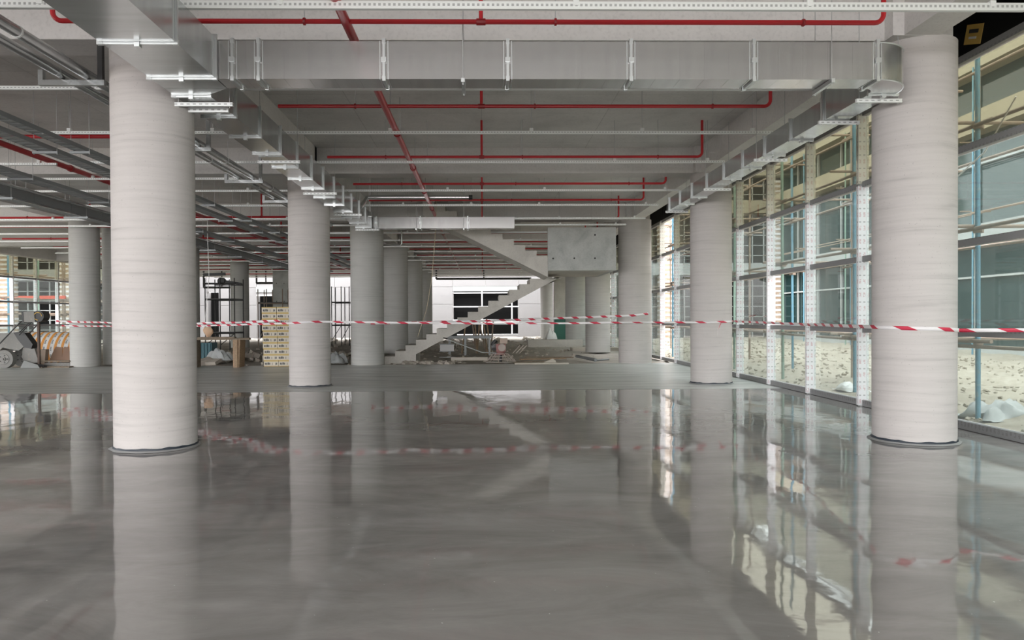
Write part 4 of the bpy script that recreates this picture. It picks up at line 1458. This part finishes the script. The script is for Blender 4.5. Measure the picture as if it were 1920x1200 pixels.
MB().box(gx - .16, gx + .18, yc_ - .18, yc_ + .18, .42, .68).build('engine', M['pink'], t, False)
MB().cyl((gx + .04, yc_ - .18, .56), (gx + .04, yc_ - .24, .56), .13, 20).build('recoil_starter', M['mortar_pale'], t)
MB().box(gx - .02, gx + .24, yc_ - .14, yc_ + .14, .70, .88).build('fuel_tank', M['tank'], t, False)
MB().cyl((gx - .22, yc_ - .05, .50), (gx - .22, yc_ + .1, .74), .11, 14).build('air_filter', M['tray'], t)
MB().cyl((gx - .30, yc_, .62), (gx - .16, yc_, .82), .07, 12).build('exhaust', M['dark_steel'], t)
hA, hB = Vector((gx - .12, yc_, .36)), pp(838, 636, .3)
for dy in (-.06, .06):
    MB().tube([hA + Vector((0, dy, 0)), hA + Vector((-.55, dy, .03)), hB + Vector((0, dy, 0))], .017, 8).build('handle_tube', M['poly'], t)
MB().tube([hB + Vector((.0, -.35, .02)), hB + Vector((-.12, 0, .05)), hB + Vector((0, .35, .02))], .018, 8).build('handlebar', M['dark_plastic'], t)
for k_ in range(3):
    a = Vector((gx + .42 + .12 * k_, yc_ - .2, .36))
    MB().cyl(a, a + Vector((.26, -.02, .28)), .014, 6).build('lifting_tube', M['mortar_pale'], t)
# ---- steel table with leaning props behind
Yt = 33
p0, p1 = at(838, 630, Yt), at(922, 630, Yt)
t = thing('steel_table', 'low grey steel table behind the power trowel', 'table', ((p0.x + p1.x) / 2, Yt, 0))
MB().box(p0.x, p1.x, Yt, Yt + .9, p0.z - .12, p0.z).build('table_top', M['tray'], t, False)
for x in (p0.x + .1, p0.x + .8, p1.x - .1):
    for yy in (Yt + .06, Yt + .84):
        MB().box(x - .04, x + .04, yy - .04, yy + .04, -.05, p0.z - .12).build('leg', M['tray'], t, False)
p = at(851, 632, Yt)
tag(MB().rbox((p.x, Yt + .2, p0.z + .10), .22, .2, .2, .4).build('tool_box', M['dark_plastic'], None, False), 'small dark tool box standing on the steel table', 'box')
props = [((885, 598), (893, 628)), ((890, 600), (895, 628)), ((900, 596), (894, 628)), ((897, 598), (912, 632)), ((906, 600), (914, 634)), ((912, 598), (920, 636)), ((925, 600), (920, 634)), ((872, 615), (866, 640))]
for i, (a, b_) in enumerate(props):
    A, B_ = at(*a, Yt + 1.2 + .06 * i), at(b_[0], b_[1] + 12, Yt + 1.1 + .04 * i)
    B_.z = -.05
    tag(MB().cyl(B_, A, .035, 8).build('timber_prop', M['wood'] if i % 3 else M['rust'], None), f'slim timber prop leaning behind the steel table, {ORD[i]} in the leaning bunch', 'prop', 'timber props leaning behind the steel table')
# ---- planks and pipes on the ground
def ground_bar(name, a, b_, Y0, Y1, w_, h_, m, label, cat, z=None):
    A, B_ = at(*a, Y0), at(*b_, Y1)
    A.z, B_.z = (z, z) if z is not None else (max(A.z, .03), max(B_.z, .03))
    return tag(MB().bar(A, B_, w_, h_).build(name, m, None, False), label, cat)
ground_bar('plank', (846, 667), (915, 668), 27.6, 27.6, .2, .12, M['concrete_pale'], 'pale concrete kerb plank lying behind the power trowel', 'plank', .1)
ground_bar('plank', (965, 686), (1066, 684), 25.6, 25.6, .16, .05, M['concrete_pale'], 'long pale board lying flat at the slab edge', 'plank', .03)
ground_bar('plank', (962, 682), (1020, 680), 26.3, 26.6, .14, .04, M['plank'], 'short dusty board lying behind the pale board', 'plank', .04)
b = MB(); A = at(1014, 682, 26.1); b.extrude([(A.x, .0), (A.x + .55, .0), (A.x + .52, .10), (A.x + .42, .17)], 26.1, 26.16)
tag(b.build('board_offcut', M['concrete_pale'], None, False), 'pointed pale board offcut standing at the slab edge', 'board')
A, B_ = at(1081, 662, 28.6), at(1117, 676, 26.6); A.z, B_.z = .12, .08
tag(MB().cyl(A, B_, .06, 12).build('fallen_pipe', M['tray']), 'grey pipe lying on the ground beneath the landing', 'pipe')
A, B_ = at(1117, 675, 26.7), at(1141, 669, 27.3); A.z = B_.z = .06
tag(MB().cyl(A, B_, .035, 10).build('fallen_pipe', M['tray']), 'thin grey rod lying beside the grey pipe', 'rod')
p = at(1030, 650, 42)
tag(MB().box(p.x - 1.2, p.x + 1.9, 42, 43.3, -.05, .36).build('concrete_plinth', M['stair'], None, False), 'low concrete plinth below the distant pier', 'plinth')
p = at(1100, 655, 38)
tag(MB().box(p.x - .9, p.x + 2.4, 36.6, 37.6, -.05, .12).build('concrete_plinth', M['concrete_pale'], None, False), 'pale low kerb strip before the distant columns', 'kerb')
crumple('rubbish_bag', at(1032, 632, 50).x, 50, 0, .6, .5, .9, M['poly_white'], 'full pale rubbish bag beside the distant pier', 'bag', 8.3)
p = at(826, 655, 30)
t = thing('window_crate', 'bright white framed panel lying against the lower stair flight', 'panel', (p.x, 30, 0))
MB().box(p.x - .05, p.x + .52, 30.5, 30.55, .26, .54).build('sheet', M['white'], t, False)
for z in (.0, .24, .53):
    MB().box(p.x - .08, p.x + .55, 30.45, 30.5, z, z + .03).build('slat', M['tray'], t, False)
stones('debris', 70, (-2.8, -.8), (26.3, 27.0), .0, .05, .16, M['debris'], 'pale rubble crumbs beside the stair foot', 31)
ground_bar('plank', (985, 662), (1075, 664), 29.5, 29.0, .18, .04, M['plank'], 'dusty plank lying across the ground under the landing', 'plank', .05)
ground_bar('plank', (975, 672), (1060, 669), 27.9, 28.4, .16, .04, M['wood'], 'light brown plank lying nearest under the landing', 'plank', .05)
# hanging cable
_t = at(818, 400, 24.6); pts = [Vector((_t.x, _t.y, 5.6)), _t, at(816, 442, 24.6), at(810, 520, 24.7), at(800, 580, 24.8), at(783, 632, 24.8)]
tag(MB().tube(pts, .010, 6).build('hanging_cable', mat('pale_cable', (.55, .47, .34, 1), .6)), 'thin pale cable hanging in front of the left staircase flight', 'cable')
_t = at(389, 440, 24.6); pts = [Vector((_t.x, _t.y, 5.6)), _t, at(392, 520, 24.7), at(388, 560, 24.7), at(384, 606, 24.8)]
tag(MB().tube(pts, .010, 6).build('hanging_cable', M['white']), 'thin white cable hanging above the workbench', 'cable')
# paper label behind: end
